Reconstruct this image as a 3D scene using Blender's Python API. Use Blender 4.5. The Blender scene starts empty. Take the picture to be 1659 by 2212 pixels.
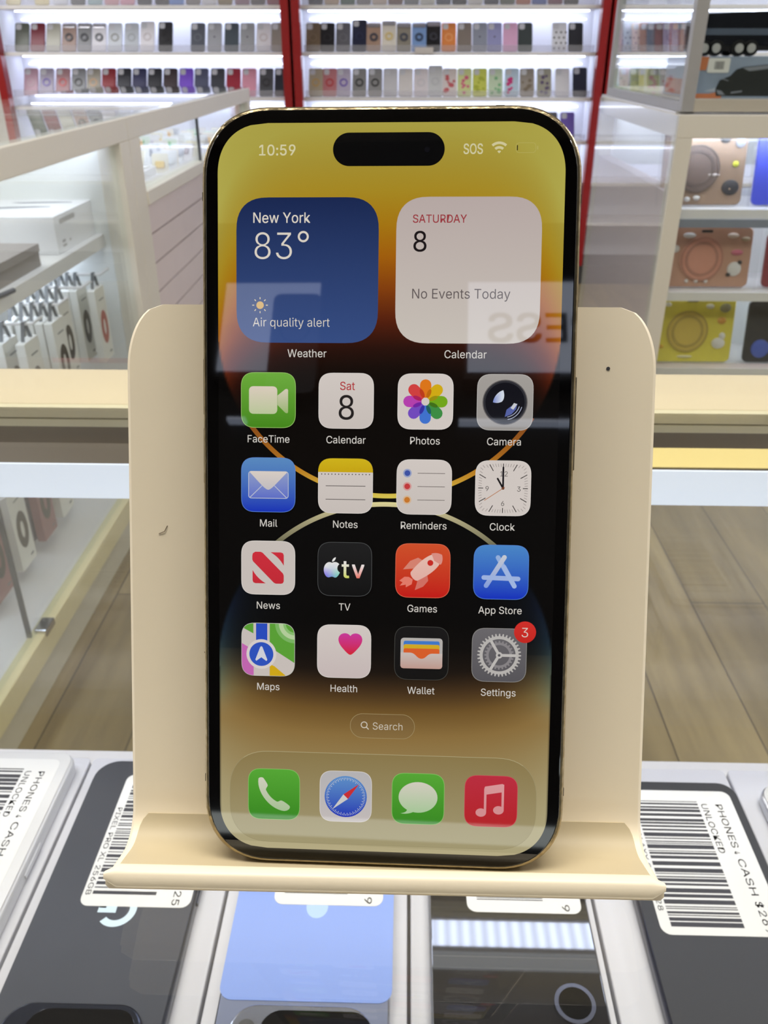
import bpy, bmesh, math, random, os
import numpy as np
from mathutils import Matrix, Vector

random.seed(7)
scene = bpy.context.scene
COL = scene.collection

# ------------------------------------------------------------------ camera
CZ = 1.14                                   # lens height above the shop floor
F, CX, CY = 1817.0, 829.5, 1106.0           # focal length and centre in pixels of the 1659x2212 frame
PITCH, YAW = math.radians(28.8), math.radians(1.47)
fw = np.array([-math.sin(YAW)*math.cos(PITCH), math.cos(YAW)*math.cos(PITCH), -math.sin(PITCH)])
rt = np.array([math.cos(YAW), math.sin(YAW), 0.0])
dn = np.cross(fw, rt)
CAM = np.array([0, 0, CZ])
cam_d = bpy.data.cameras.new('camera')
cam = bpy.data.objects.new('camera', cam_d); COL.objects.link(cam)
cam_d.sensor_fit = 'VERTICAL'; cam_d.sensor_height = 24.0; cam_d.sensor_width = 18.0
cam_d.lens = F/2212.0*24.0
cam_d.clip_start = 0.005; cam_d.clip_end = 50
cm = Matrix.Identity(4)
for i in range(3):
    cm[i][0], cm[i][1], cm[i][2], cm[i][3] = rt[i], -dn[i], -fw[i], CAM[i]
cam.matrix_world = cm
cam_d.dof.use_dof = True; cam_d.dof.focus_distance = 0.172; cam_d.dof.aperture_fstop = 34.0
scene.camera = cam

def ray(px, py): return rt*(px-CX)/F + dn*(py-CY)/F + fw
def at_y(px, py, Y):
    d = ray(px, py); return CAM + d*Y/d[1]
def at_z(px, py, z):
    d = ray(px, py); return CAM + d*(z-CZ)/d[2]

# ------------------------------------------------------------------ light, world, exposure
scene.view_settings.view_transform = 'Standard'; scene.view_settings.look = 'None'
scene.view_settings.exposure = 0.0; scene.view_settings.gamma = 1.0
scene.view_settings.use_curve_mapping = False
try:
    scene.cycles.use_denoising = True
    scene.cycles.max_bounces = 10; scene.cycles.transparent_max_bounces = 16
    scene.cycles.sample_clamp_indirect = 4.0
except Exception: pass
w = bpy.data.worlds.new('shop_world'); scene.world = w; w.use_nodes = True
w.node_tree.nodes['Background'].inputs[0].default_value = (0.93, 0.96, 1.0, 1)
w.node_tree.nodes['Background'].inputs[1].default_value = 0.35

def area(name, loc, sx, sy, power, color=(1, 0.97, 0.92), rot=(0, 0, 0)):
    l = bpy.data.lights.new(name, 'AREA'); l.shape = 'RECTANGLE'; l.size = sx; l.size_y = sy
    l.energy = power; l.color = color
    o = bpy.data.objects.new(name, l); o.location = loc; o.rotation_euler = rot; COL.objects.link(o)
    return o
area('ceiling_lamp', (0.0, 0.30, 2.86), 1.8, 0.6, 47, (1, 0.94, 0.84))
area('ceiling_lamp', (-2.65, 2.4, 2.86), 0.4, 3.4, 74, (0.98, 0.97, 1.0))
area('ceiling_lamp', (2.75, 2.4, 2.86), 0.4, 3.4, 74, (0.98, 0.97, 1.0))

# ------------------------------------------------------------------ materials
def lin(c):
    return tuple(((v/255)/12.92 if v/255 <= 0.04045 else ((v/255+0.055)/1.055)**2.4) for v in c)
MATS = {}
def mat(name, rgb, rough=0.5, metal=0.0, var=0.04, scale=40.0, emit=None, estr=1.0, bump=0.0, spec=0.5, coat=0.0):
    if name in MATS: return MATS[name]
    m = bpy.data.materials.new(name); m.use_nodes = True; nt = m.node_tree; b = nt.nodes['Principled BSDF']
    c = lin(rgb)
    tc = nt.nodes.new('ShaderNodeTexCoord'); nz = nt.nodes.new('ShaderNodeTexNoise'); nz.inputs['Scale'].default_value = scale
    nz.inputs['Detail'].default_value = 4
    nt.links.new(tc.outputs['Object'], nz.inputs['Vector'])
    mx = nt.nodes.new('ShaderNodeMix'); mx.data_type = 'RGBA'
    mx.inputs['A'].default_value = (*[v*(1-var) for v in c], 1); mx.inputs['B'].default_value = (*[min(1, v*(1+var)) for v in c], 1)
    nt.links.new(nz.outputs['Fac'], mx.inputs['Factor']); nt.links.new(mx.outputs['Result'], b.inputs['Base Color'])
    b.inputs['Roughness'].default_value = rough; b.inputs['Metallic'].default_value = metal
    b.inputs['Specular IOR Level'].default_value = spec; b.inputs['Coat Weight'].default_value = coat
    if emit is not None:
        b.inputs['Emission Color'].default_value = (*lin(emit), 1); b.inputs['Emission Strength'].default_value = estr
    if bump:
        bp = nt.nodes.new('ShaderNodeBump'); bp.inputs['Strength'].default_value = bump; bp.inputs['Distance'].default_value = 0.001
        nt.links.new(nz.outputs['Fac'], bp.inputs['Height']); nt.links.new(bp.outputs['Normal'], b.inputs['Normal'])
    MATS[name] = m; return m

def glass(name, tint=(0.96, 0.985, 0.97), ior=1.45, rough=0.0, body=0.0, bodycol=(0.8, 0.85, 0.85)):
    if name in MATS: return MATS[name]
    m = bpy.data.materials.new(name); m.use_nodes = True; nt = m.node_tree; nt.nodes.clear()
    out = nt.nodes.new('ShaderNodeOutputMaterial'); tr = nt.nodes.new('ShaderNodeBsdfTransparent'); gl = nt.nodes.new('ShaderNodeBsdfGlossy')
    fr = nt.nodes.new('ShaderNodeFresnel'); mx = nt.nodes.new('ShaderNodeMixShader'); fr.inputs['IOR'].default_value = ior
    tr.inputs['Color'].default_value = (*tint, 1); gl.inputs['Roughness'].default_value = rough; gl.inputs['Color'].default_value = (1, 1, 1, 1)
    ge = nt.nodes.new('ShaderNodeNewGeometry'); mm = nt.nodes.new('ShaderNodeMapRange')     # same reflectance from either side of the pane
    mm.inputs['To Min'].default_value = ior; mm.inputs['To Max'].default_value = 1/ior
    nt.links.new(ge.outputs['Backfacing'], mm.inputs['Value']); nt.links.new(mm.outputs['Result'], fr.inputs['IOR'])
    nt.links.new(fr.outputs[0], mx.inputs[0]); nt.links.new(gl.outputs[0], mx.inputs[2])
    if body > 0:
        df = nt.nodes.new('ShaderNodeBsdfDiffuse'); df.inputs['Color'].default_value = (*bodycol, 1)
        m2 = nt.nodes.new('ShaderNodeMixShader'); m2.inputs[0].default_value = body
        nt.links.new(tr.outputs[0], m2.inputs[1]); nt.links.new(df.outputs[0], m2.inputs[2]); nt.links.new(m2.outputs[0], mx.inputs[1])
    else:
        nt.links.new(tr.outputs[0], mx.inputs[1])
    nt.links.new(mx.outputs[0], out.inputs[0]); MATS[name] = m; return m

def screen_mat():
    m = bpy.data.materials.new('lit_display'); m.use_nodes = True; nt = m.node_tree; b = nt.nodes['Principled BSDF']
    at = nt.nodes.new('ShaderNodeAttribute'); at.attribute_name = 'Col'
    b.inputs['Base Color'].default_value = (0.004, 0.004, 0.004, 1); b.inputs['Roughness'].default_value = 0.02
    b.inputs['IOR'].default_value = 1.5
    nt.links.new(at.outputs['Color'], b.inputs['Emission Color']); b.inputs['Emission Strength'].default_value = 1.0
    return m
SCREEN = screen_mat()

def wood_floor():
    m = bpy.data.materials.new('wood_plank_floor'); m.use_nodes = True; nt = m.node_tree; b = nt.nodes['Principled BSDF']
    tc = nt.nodes.new('ShaderNodeTexCoord')
    mp = nt.nodes.new('ShaderNodeMapping'); mp.inputs['Rotation'].default_value[2] = math.pi/2; nt.links.new(tc.outputs['Object'], mp.inputs[0])
    br = nt.nodes.new('ShaderNodeTexBrick'); br.inputs['Scale'].default_value = 1.0; br.inputs['Brick Width'].default_value = 1.1
    br.inputs['Row Height'].default_value = 0.17; br.inputs['Mortar Size'].default_value = 0.0018
    br.inputs['Color1'].default_value = (*lin((158, 143, 106)), 1); br.inputs['Color2'].default_value = (*lin((136, 122, 89)), 1)
    br.inputs['Mortar'].default_value = (*lin((84, 74, 56)), 1); nt.links.new(mp.outputs[0], br.inputs['Vector'])
    m2 = nt.nodes.new('ShaderNodeMapping'); m2.inputs['Scale'].default_value = (9, 1.0, 1); nt.links.new(tc.outputs['Object'], m2.inputs[0])
    nz = nt.nodes.new('ShaderNodeTexNoise'); nz.inputs['Scale'].default_value = 2.4; nz.inputs['Detail'].default_value = 7; nz.inputs['Roughness'].default_value = 0.6
    nt.links.new(m2.outputs[0], nz.inputs['Vector'])
    rp = nt.nodes.new('ShaderNodeValToRGB'); rp.color_ramp.elements[0].position = 0.3; rp.color_ramp.elements[0].color = (0.55, 0.52, 0.48, 1)
    rp.color_ramp.elements[1].position = 0.7; rp.color_ramp.elements[1].color = (1.1, 1.08, 1.0, 1); nt.links.new(nz.outputs['Fac'], rp.inputs[0])
    mx = nt.nodes.new('ShaderNodeMix'); mx.data_type = 'RGBA'; mx.blend_type = 'MULTIPLY'; mx.inputs['Factor'].default_value = 0.9
    nt.links.new(br.outputs['Color'], mx.inputs['A']); nt.links.new(rp.outputs[0], mx.inputs['B']); nt.links.new(mx.outputs['Result'], b.inputs['Base Color'])
    b.inputs['Roughness'].default_value = 0.45
    return m

def grain(name, rgb, var=0.25, axis=0):
    m = bpy.data.materials.new(name); m.use_nodes = True; nt = m.node_tree; b = nt.nodes['Principled BSDF']
    tc = nt.nodes.new('ShaderNodeTexCoord'); mp = nt.nodes.new('ShaderNodeMapping')
    s = [220, 220, 220]; s[axis] = 6; mp.inputs['Scale'].default_value = s; nt.links.new(tc.outputs['Object'], mp.inputs[0])
    nz = nt.nodes.new('ShaderNodeTexNoise'); nz.inputs['Scale'].default_value = 1.0; nz.inputs['Detail'].default_value = 3; nt.links.new(mp.outputs[0], nz.inputs['Vector'])
    mx = nt.nodes.new('ShaderNodeMix'); mx.data_type = 'RGBA'; c = lin(rgb)
    mx.inputs['A'].default_value = (*[v*(1-var) for v in c], 1); mx.inputs['B'].default_value = (*[min(1, v*(1+var)) for v in c], 1)
    nt.links.new(nz.outputs['Fac'], mx.inputs['Factor']); nt.links.new(mx.outputs['Result'], b.inputs['Base Color']); b.inputs['Roughness'].default_value = 0.5
    return m

# ------------------------------------------------------------------ mesh building helpers
def rr(w, h, r, n=6, e=2.0, cx=0, cy=0):
    """outline of a rounded rectangle, counter-clockwise; e > 2 squarer corners"""
    r = min(r, w/2-1e-6, h/2-1e-6); pts = []
    for sx, sy, a0 in ((1, 1, 0), (-1, 1, 90), (-1, -1, 180), (1, -1, 270)):
        for k in range(n+1):
            a = math.radians(a0+90*k/n); c, s = math.cos(a), math.sin(a)
            c = math.copysign(abs(c)**(2/e), c); s = math.copysign(abs(s)**(2/e), s)
            pts.append((cx+sx*(w/2-r)+r*c, cy+sy*(h/2-r)+r*s))
    return pts
def circ(r, n=24, cx=0, cy=0, ry=None, a0=0):
    return [(cx+r*math.cos(2*math.pi*k/n+a0), cy+(ry or r)*math.sin(2*math.pi*k/n+a0)) for k in range(n)]

class MB:
    def __init__(s): s.v = []; s.f = []; s.mi = []; s.m = 0; s.T = Matrix.Identity(4); s.sm = []
    def add(s, vs, fs, smooth=False):
        o = len(s.v); s.v += [tuple(s.T @ Vector(p)) for p in vs]
        for f in fs: s.f.append(tuple(o+i for i in f)); s.mi.append(s.m); s.sm.append(smooth)
        return s
    def box(s, x0, x1, y0, y1, z0, z1):
        vs = [(x, y, z) for z in (z0, z1) for y in (y0, y1) for x in (x0, x1)]
        return s.add(vs, [(0, 2, 3, 1), (4, 5, 7, 6), (0, 1, 5, 4), (2, 6, 7, 3), (0, 4, 6, 2), (1, 3, 7, 5)])
    def loft(s, loops, cap0=True, cap1=True, smooth=False):
        n = len(loops[0]); vs = [p for l in loops for p in l]; fs = []
        for a in range(len(loops)-1):
            for k in range(n): fs.append((a*n+k, a*n+(k+1) % n, (a+1)*n+(k+1) % n, (a+1)*n+k))
        s.add(vs, fs, smooth)
        o = len(s.v)-len(vs)
        if cap0: s.f.append(tuple(o+k for k in range(n-1, -1, -1))); s.mi.append(s.m); s.sm.append(False)
        if cap1: s.f.append(tuple(o+(len(loops)-1)*n+k for k in range(n))); s.mi.append(s.m); s.sm.append(False)
        return s
    def slab(s, w, h, r, z0, z1, b=0.0, n=6, e=2.0, cx=0, cy=0, smooth=False):
        """rounded rectangular plate in xy from z0 to z1 with edges rounded by b"""
        L = []
        if b:
            for t in (0, 30, 60, 90):
                i = b*(1-math.sin(math.radians(t))); z = z0+b*(1-math.cos(math.radians(t)))
                L.append([(x, y, z) for x, y in rr(w-2*i, h-2*i, max(r-i, 1e-5), n, e, cx, cy)])
            for t in (90, 60, 30, 0):
                i = b*(1-math.sin(math.radians(t))); z = z1-b*(1-math.cos(math.radians(t)))
                L.append([(x, y, z) for x, y in rr(w-2*i, h-2*i, max(r-i, 1e-5), n, e, cx, cy)])
        else:
            L = [[(x, y, z) for x, y in rr(w, h, r, n, e, cx, cy)] for z in (z0, z1)]
        return s.loft(L, smooth=smooth)
    def prism(s, pts, z0, z1): return s.loft([[(x, y, z) for x, y in pts] for z in (z0, z1)])
    def ring(s, r0, r1, z0, z1, cx=0, cy=0, n=28):
        a = circ(r1, n, cx, cy); b = circ(r0, n, cx, cy)
        L = [[(x, y, z0) for x, y in a], [(x, y, z1) for x, y in a], [(x, y, z1) for x, y in b], [(x, y, z0) for x, y in b]]
        L.append(L[0]); return s.loft(L, False, False)
    def tube(s, path, r, n=8, caps=True):
        L = []
        for i, p in enumerate(path):
            p = Vector(p); a = Vector(path[max(i-1, 0)]); b = Vector(path[min(i+1, len(path)-1)]); d = (b-a).normalized()
            u = d.cross(Vector((0, 0, 1)));
            if u.length < 1e-3: u = d.cross(Vector((0, 1, 0)))
            u.normalize(); v = u.cross(d)
            L.append([tuple(p+u*(r*math.cos(2*math.pi*k/n))+v*(r*math.sin(2*math.pi*k/n))) for k in range(n)])
        return s.loft(L, caps, caps, True)
    def text(s, body, size, x, y, z, T=None, align='LEFT', offset=0.0, sx=1.0):
        vs, fs = text_geo(body, size, align, min(offset, 0))
        M = T or Matrix.Identity(4)
        for dx, dy in bold(offset, size): s.add([tuple(M @ Vector((x+dx+a*sx, y+dy+b, z))) for a, b in vs], fs)
        return s
    def build(s, name, mats, parent=None, loc=None, bevel=0.0):
        me = bpy.data.meshes.new(name); me.from_pydata(s.v, [], s.f)
        if not isinstance(mats, (list, tuple)): mats = [mats]
        for m in mats: me.materials.append(m)
        me.polygons.foreach_set('material_index', s.mi); me.polygons.foreach_set('use_smooth', s.sm)
        bm = bmesh.new(); bm.from_mesh(me); bmesh.ops.recalc_face_normals(bm, faces=bm.faces); bm.to_mesh(me); bm.free()
        if any(s.sm): me.set_sharp_from_angle(angle=math.radians(38))
        me.update()
        o = bpy.data.objects.new(name, me); COL.objects.link(o)
        if parent is not None: o.parent = parent
        if loc is not None: o.location = loc
        if bevel:
            b = o.modifiers.new('edge', 'BEVEL'); b.width = bevel; b.segments = 2; b.limit_method = 'ANGLE'; b.angle_limit = math.radians(50)
        return o

def bold(offset, size):
    e = offset*size*0.8
    return [(0, 0)] if offset <= 0 else [(e, e), (-e, e), (e, -e), (-e, -e)]
FONT = None
try:
    FONT = bpy.data.fonts.load(os.path.join(bpy.utils.system_resource('DATAFILES'), 'fonts', 'Inter.woff2'))
except Exception: FONT = None
_TXT = {}
def text_geo(body, size, align='LEFT', offset=0.0):
    offset = min(offset, -0.004); key = (body, align, offset)
    if key not in _TXT:
        c = bpy.data.curves.new('lettering', 'FONT'); c.body = body; c.size = 1; c.align_x = align; c.resolution_u = 5; c.offset = offset
        if FONT: c.font = FONT
        o = bpy.data.objects.new('lettering', c); COL.objects.link(o); bpy.context.view_layer.update()
        me = o.to_mesh(); vs = [(v.co.x, v.co.y) for v in me.vertices]; fs = [tuple(p.vertices) for p in me.polygons]; o.to_mesh_clear()
        bpy.data.objects.remove(o); bpy.data.curves.remove(c); _TXT[key] = (vs, fs)
    vs, fs = _TXT[key]; return [(a*size*1.38, b*size*1.38) for a, b in vs], fs

def text_w(body, size):
    vs, _ = text_geo(body, size, 'LEFT', 0.0); return max(v[0] for v in vs)
def thing(name, label, cat, loc=(0, 0, 0), group=None, M=None):
    o = bpy.data.objects.new(name, None); COL.objects.link(o); o.empty_display_size = 0.02
    if M is not None: o.matrix_world = M
    else: o.location = loc
    return tag(o, label, cat, group)
def tag(o, label, cat, group=None):
    o['label'] = label; o['category'] = cat
    if group: o['group'] = group
    return o
def struct(o): o['kind'] = 'structure'; return o
def copy_thing(root):
    def cp(o, par):
        c = o.copy(); COL.objects.link(c)
        if par is not None: c.parent = par
        for ch in [k for k in o.children]: cp(ch, c)
        return c
    return cp(root, None)
ORD = ['first', 'second', 'third', 'fourth', 'fifth', 'sixth', 'seventh', 'eighth', 'ninth', 'tenth', 'eleventh', 'twelfth', 'thirteenth',
       'fourteenth', 'fifteenth', 'sixteenth', 'seventeenth', 'eighteenth', 'nineteenth', 'twentieth']

def led_row(name, pitch, lo, hi):
    m = bpy.data.materials.new(name); m.use_nodes = True; nt = m.node_tree; b = nt.nodes['Principled BSDF']
    tc = nt.nodes.new('ShaderNodeTexCoord'); wv = nt.nodes.new('ShaderNodeTexWave'); wv.bands_direction = 'X'; wv.inputs['Scale'].default_value = 2*math.pi/(20*pitch)
    nt.links.new(tc.outputs['Object'], wv.inputs['Vector']); mr = nt.nodes.new('ShaderNodeMapRange'); mr.inputs['To Min'].default_value = lo; mr.inputs['To Max'].default_value = hi
    nt.links.new(wv.outputs['Fac'], mr.inputs['Value']); nt.links.new(mr.outputs['Result'], b.inputs['Emission Strength']); b.inputs['Emission Color'].default_value = (*lin((214, 226, 255)), 1)
    MATS[name] = m; return m

# shared materials
CREAM = mat('cream_lacquer', (240, 226, 192), 0.42, scale=8, var=0.02)
WHITEP = mat('white_paint', (228, 224, 212), 0.45, scale=8, var=0.02)
WHITE = mat('white_card', (238, 238, 240), 0.55, scale=30, var=0.02)
SHELFW = mat('white_shelf', (232, 230, 228), 0.5, scale=8, var=0.02)
BLACK = mat('black_plastic', (22, 22, 25), 0.4)
INK = mat('black_ink', (52, 52, 58), 0.6, var=0.3, scale=400)
LED = mat('cool_led_strip', (255, 255, 255), 0.5, emit=(226, 236, 255), estr=18.0, var=0.0)
CLEAR = glass('clear_pane', (0.985, 0.99, 0.99))
CASEGL = glass('case_pane', (0.965, 0.985, 0.98), 1.33)
CHROME = mat('bright_chrome', (215, 215, 220), 0.12, 1.0, var=0.05)

# ================================================================== room shell
def wallbox(name, x0, x1, y0, y1, z0, z1, m):
    b = MB(); b.box(x0, x1, y0, y1, z0, z1); return struct(b.build(name, m))
wallbox('floor', -3.0, 3.2, -1.7, 5.2, -0.05, 0.0, wood_floor())
PALE = mat('wall_paint', (206, 202, 194), 0.8, scale=5)
DARKW = mat('dark_shop_wall', (34, 32, 33), 0.7, scale=5)
wallbox('ceiling', -3.0, 3.2, -1.7, 5.2, 2.9, 2.95, mat('ceiling_paint', (150, 150, 150), 0.8, scale=5))
wallbox('wall_back', -3.0, 3.2, 5.1, 5.2, 0.0, 2.9, PALE)
wallbox('wall_left', -3.1, -3.0, -1.7, 5.2, 0.0, 2.9, PALE)
wallbox('wall_right', 3.2, 3.3, -1.7, 5.2, 0.0, 2.9, PALE)
wallbox('wall_front', -3.0, 3.2, -1.8, -1.7, 0.0, 2.9, DARKW)

# behind the lens: the lit signs and strips that the glossy phone mirrors
LIT = mat('lit_sign_panel', (255, 255, 255), 0.5, emit=(212, 226, 255), estr=2.6, var=0.0)
s = thing('lightbox_sign', 'lit white sign panel with dark lettering high on the dark front wall', 'sign', (0.4, -1.7, 2.22))
MB().box(-0.36, 0.36, 0.0, 0.06, -0.155, 0.155).build('housing', BLACK, s)
MB().box(-0.35, 0.35, 0.06, 0.066, -0.135, 0.135).build('lit_panel', LIT, s)
Ts = Matrix(((-1, 0, 0, 0), (0, 0, 1, 0), (0, 1, 0, 0), (0, 0, 0, 1)))
MB().text('RESS', 0.120, 0.010, -0.048, 0.067, Ts, offset=0.03).build('lettering', INK, s)
s = thing('lightbox_sign', 'lit poster panel showing a phone back with a ring, on the dark front wall', 'sign', (-0.47, -1.7, 2.22))
MB().box(-0.15, 0.13, 0.0, 0.06, -0.155, 0.155).build('housing', BLACK, s)
MB().box(-0.14, 0.12, 0.06, 0.066, -0.135, 0.135).build('lit_panel', LIT, s)
q = MB(); q.T = Ts; GREYI = mat('grey_print', (110, 116, 128), 0.6)
q.slab(0.13, 0.3, 0.02, 0.0665, 0.067, cx=-0.06, cy=-0.05); q.T = Ts
q.build('phone_picture', GREYI, s)
MB_ = MB(); MB_.T = Ts; MB_.ring(0.035, 0.042, 0.067, 0.0675, -0.06, -0.01); MB_.build('ring_picture', INK, s)
for nm, x0, x1, lab in (('led_strip', 0.03, 0.9, 'thin lit strip below the lettered sign panel'), ('led_strip', -0.578, -0.53, 'short lit strip below the poster panel')):
    o = MB().box(x0, x1, -1.7, -1.67, 1.9585, 1.9675).build(nm, LIT); tag(o, lab, 'light strip')
o = MB().box(-1.6, 1.6, -1.7, -1.66, 0.949, 0.990).build('light_bar', mat('soft_light_bar', (255, 255, 255), emit=(214, 226, 226), estr=3.0, var=0.0))
tag(o, 'long low light bar across the dark front wall', 'light bar')

# ================================================================== the glass counter the stand sits on
GT = 0.9865                                  # top of the counter glass
cn = thing('display_counter', 'cream framed glass top display counter holding the phones and the stand', 'counter', (0, 0.25, 0))
def cbox(name, x0, x1, y0, y1, z0, z1, m, bevel=0.0):
    return MB().box(x0, x1, y0-0.25, y1-0.25, z0, z1).build(name, m, cn, bevel=bevel)
cbox('top_rail', -1.0, 1.0, 0.403, 0.4565, 0.9735, 0.980, CREAM, 0.001)
cbox('rail_fascia', -1.0, 1.0, 0.442, 0.4565, 0.930, 0.9735, CREAM)
cbox('top_rail', -1.0, 1.0, -0.05, 0.0, 0.946, 0.980, CREAM, 0.0015)
LIP = mat('khaki_lip', (240, 234, 200), 0.5)
cbox('rail_lip', -1.0, 1.0, 0.3985, 0.4035, 0.9740, 0.9795, LIP)
cbox('rail_lip', -1.0, 1.0, 0.3985, 0.403, 0.9690, 0.9730, LIP)
WOODD = grain('shaded_board', (104, 90, 66)); WOODLIT = grain('yellow_lit_board', (246, 226, 150), 0.06)
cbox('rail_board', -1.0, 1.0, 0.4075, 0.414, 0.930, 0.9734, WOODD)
lb = cbox('light_bar', -1.0, 1.0, 0.3535, 0.377, 0.9525, 0.9695, mat('bar_housing', (96, 88, 76), 0.5))
MB().box(-1.0, 1.0, 0.1020, 0.1036, 0.9520, 0.9697).build('diffuser', mat('light_bar_diffuser', (190, 196, 204), 0.5, emit=(219, 233, 252), estr=0.79, var=0.0), lb)
MB().box(-0.99, 0.99, 0.1075, 0.1262, 0.9517, 0.9525).build('led_row', led_row('led_row', 0.0085, 7.5, 11.5), lb)
cbox('lit_band', 0.07, 0.184, 0.3552, 0.3768, 0.9697, 0.9703, WOODLIT)  # light on the rail board, put in as a bright yellow strip
for xb in (-0.96, 0.9): cbox('bar_bracket', xb, xb+0.06, 0.358, 0.374, 0.9695, 0.9805, mat('bar_bracket_metal', (150, 148, 140), 0.4))
cbox('top_glass', -1.0, 1.0, -0.05, 0.4565, 0.9805, GT, CLEAR)
cbox('far_pane', -1.0, 1.0, 0.43, 0.434, 0.70, 0.9734, CLEAR)
cbox('deck', -1.0, 1.0, -0.05, 0.40, 0.715, 0.74, SHELFW)
cbox('end_panel', -1.02, -1.0, -0.05, 0.4565, 0.0, 0.98, CREAM)
cbox('end_panel', 1.0, 1.02, -0.05, 0.4565, 0.0, 0.98, CREAM)
cbox('front_panel', -1.0, 1.0, -0.05, -0.03, 0.0, 0.946, CREAM)

# ---------------- white boxes with second-hand phones on them
BZ = 0.772
BOXW = mat('white_phone_box_card', (212, 212, 216), 0.55, scale=30, var=0.02)
GREYPH = mat('charcoal_glass', (66, 68, 74), 0.42, spec=0.35, var=0.08, scale=60)
BLKPH = mat('black_glass', (34, 34, 37), 0.04, spec=1.0, coat=0.9)
DARKPH = mat('graphite_glass', (58, 59, 62), 0.45, spec=0.3)
BLUEPH = mat('periwinkle_film', (134, 160, 224), 0.35, var=0.02)
SILV = mat('silver_frame', (190, 192, 198), 0.2, 0.9)
DKFR = mat('dark_steel_frame', (70, 73, 82), 0.22, 0.9)
STICK = mat('price_sticker_paper', (226, 226, 222), 0.6, var=0.02)
LENS = mat('camera_lens_glass', (9, 9, 11), 0.08, spec=0.8)
CASEPL = mat('clear_case_plastic', (212, 213, 216), 0.2, spec=0.6)
FILMW = mat('pale_phone_back', (216, 216, 214), 0.25)
gaps = [-0.2745, -0.182, -0.0855, 0.0053, 0.096, 0.1895, 0.282]
blab = ['white phone box at the left end of the row under the counter glass', 'white phone box under the charcoal phone with the half hidden letter',
        'white phone box under the blue filmed phone', 'white phone box under the black phone reflecting the light bar',
        'white phone box under the graphite phone priced $269', 'white phone box at the right end of the row']
for i in range(6):
    x0, x1 = gaps[i]+0.0008, gaps[i+1]-0.0008; y1 = 0.3625
    t = thing('phone_box', blab[i], 'box', ((x0+x1)/2, 0.2650, 0.7402), 'white phone boxes under the glass')
    wd = x1-x0
    MB().slab(wd, 0.195, 0.003, 0.017, BZ-0.7402, 0.0008).build('lid', BOXW, t)
    MB().slab(wd-0.0012, 0.194, 0.003, 0.0, 0.0165, 0.0005).build('tray', BOXW, t)

def sticker(parent, cx, cy, wd, ln, z, name, spec, price, cond='UNLOCKED', seed=1):
    """price sticker lying on a phone: bars across x, lettering running towards the viewer"""
    rnd = random.Random(seed)
    p = MB().slab(wd, ln, 0.0045, z, z+0.00015, n=5, cx=cx, cy=cy).build('price_sticker', STICK, parent)
    R = Matrix.Translation((cx, cy, 0)) @ Matrix(((0, 1, 0, 0), (-1, 0, 0, 0), (0, 0, 1, 0), (0, 0, 0, 1)))
    z2 = z+0.0002; b = MB(); y = ln/2-0.0075
    while y > -ln/2+0.0060:
        h = rnd.choice([0.0005, 0.0007, 0.0012, 0.0018, 0.0024]); b.box(cx-wd*0.41, cx+wd*0.17, cy+y-h, cy+y, z2-0.00005, z2)
        y -= h+rnd.choice([0.0006, 0.0009, 0.0012, 0.0016])
    b.build('barcode', INK, p)
    tx = MB()
    def put(body, size, f0, f1, xb):
        tx.text(body, size, -ln/2+f0*ln, xb*wd, z2, R, offset=0.009, sx=(f1-f0)*ln/text_w(body, size))
    put('PHONES', 0.0050, 0.10, 0.43, 0.33); put('4', 0.0040, 0.455, 0.475, 0.33); put('CASH', 0.0050, 0.505, 0.75, 0.33); put(price, 0.0050, (0.785 if price[0] == '$' else 0.985-0.05*len(price)), (0.785 if price[0] == '$' else 0.985-0.05*len(price))+0.05*len(price), 0.33)
    put(cond, 0.0046, 0.10, 0.47, 0.20); spec and put(spec, 0.0036, 0.28, 0.28+0.036*len(spec), -0.475)
    tx.build('lettering', INK, p)
    return p

def tray_phone(label, cx, ytop, wd, ln, back, frame, r=0.011, th=0.0086, case=None):
    cy = ytop-ln/2
    t = thing('used_phone', label, 'phone', (cx, cy, BZ), 'phones on show under the counter glass')
    MB().slab(wd, ln, r, 0.0, th, 0.0022, 8).build('frame', frame, t)
    MB().slab(wd-0.0022, ln-0.0022, r-0.001, th-0.0002, th+0.0006, 0.0003, 8).build('back_glass', back, t)
    MB().box(wd/2-0.0002, wd/2+0.0006, 0.0, 0.02, 0.003, 0.0056).build('side_button', frame, t)
    return t, th+0.0006
# far left, pale phone in a clear case
t, z = tray_phone('pale phone in a clear case, its sticker cut by the photo edge', -0.2262, 0.3565, 0.078, 0.160, FILMW, CASEPL, 0.009, 0.0105)
sticker(t, 0.004, 0.029, 0.057, 0.088, z, 'a', '', '$', seed=3)
MB().slab(0.02, 0.03, 0.006, z, z+0.002, 0.0006, cx=0.02, cy=-0.06).build('camera_bump', FILMW, t)
# charcoal phone with camera bar towards the viewer
t, z = tray_phone('charcoal phone with silver letter under its sticker, light scratches on the back', -0.1355, 0.3525, 0.0755, 0.178, GREYPH, DKFR, 0.0135)
sticker(t, 0.0092, 0.0360, 0.0535, 0.083, z, 'b', 'PIXEL PRO XL 256GB', '25', seed=5)
LOGO = mat('silver_logo', (205, 226, 236), 0.3)
q = MB(); seg = [math.radians(a) for a in range(-5, -316, -10)]
R180 = Matrix.Translation((0.002, -0.0070, 0)) @ Matrix.Rotation(math.pi, 4, 'Z'); q.T = R180
for a, b2 in zip(seg[:-1], seg[1:]):
    q.add([(0.0058*math.cos(a), 0.0058*math.sin(a), z+0.0001), (0.0092*math.cos(a), 0.0092*math.sin(a), z+0.0001), (0.0092*math.cos(b2), 0.0092*math.sin(b2), z+0.0001), (0.0058*math.cos(b2), 0.0058*math.sin(b2), z+0.0001)], [(0, 1, 2, 3)])
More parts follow.
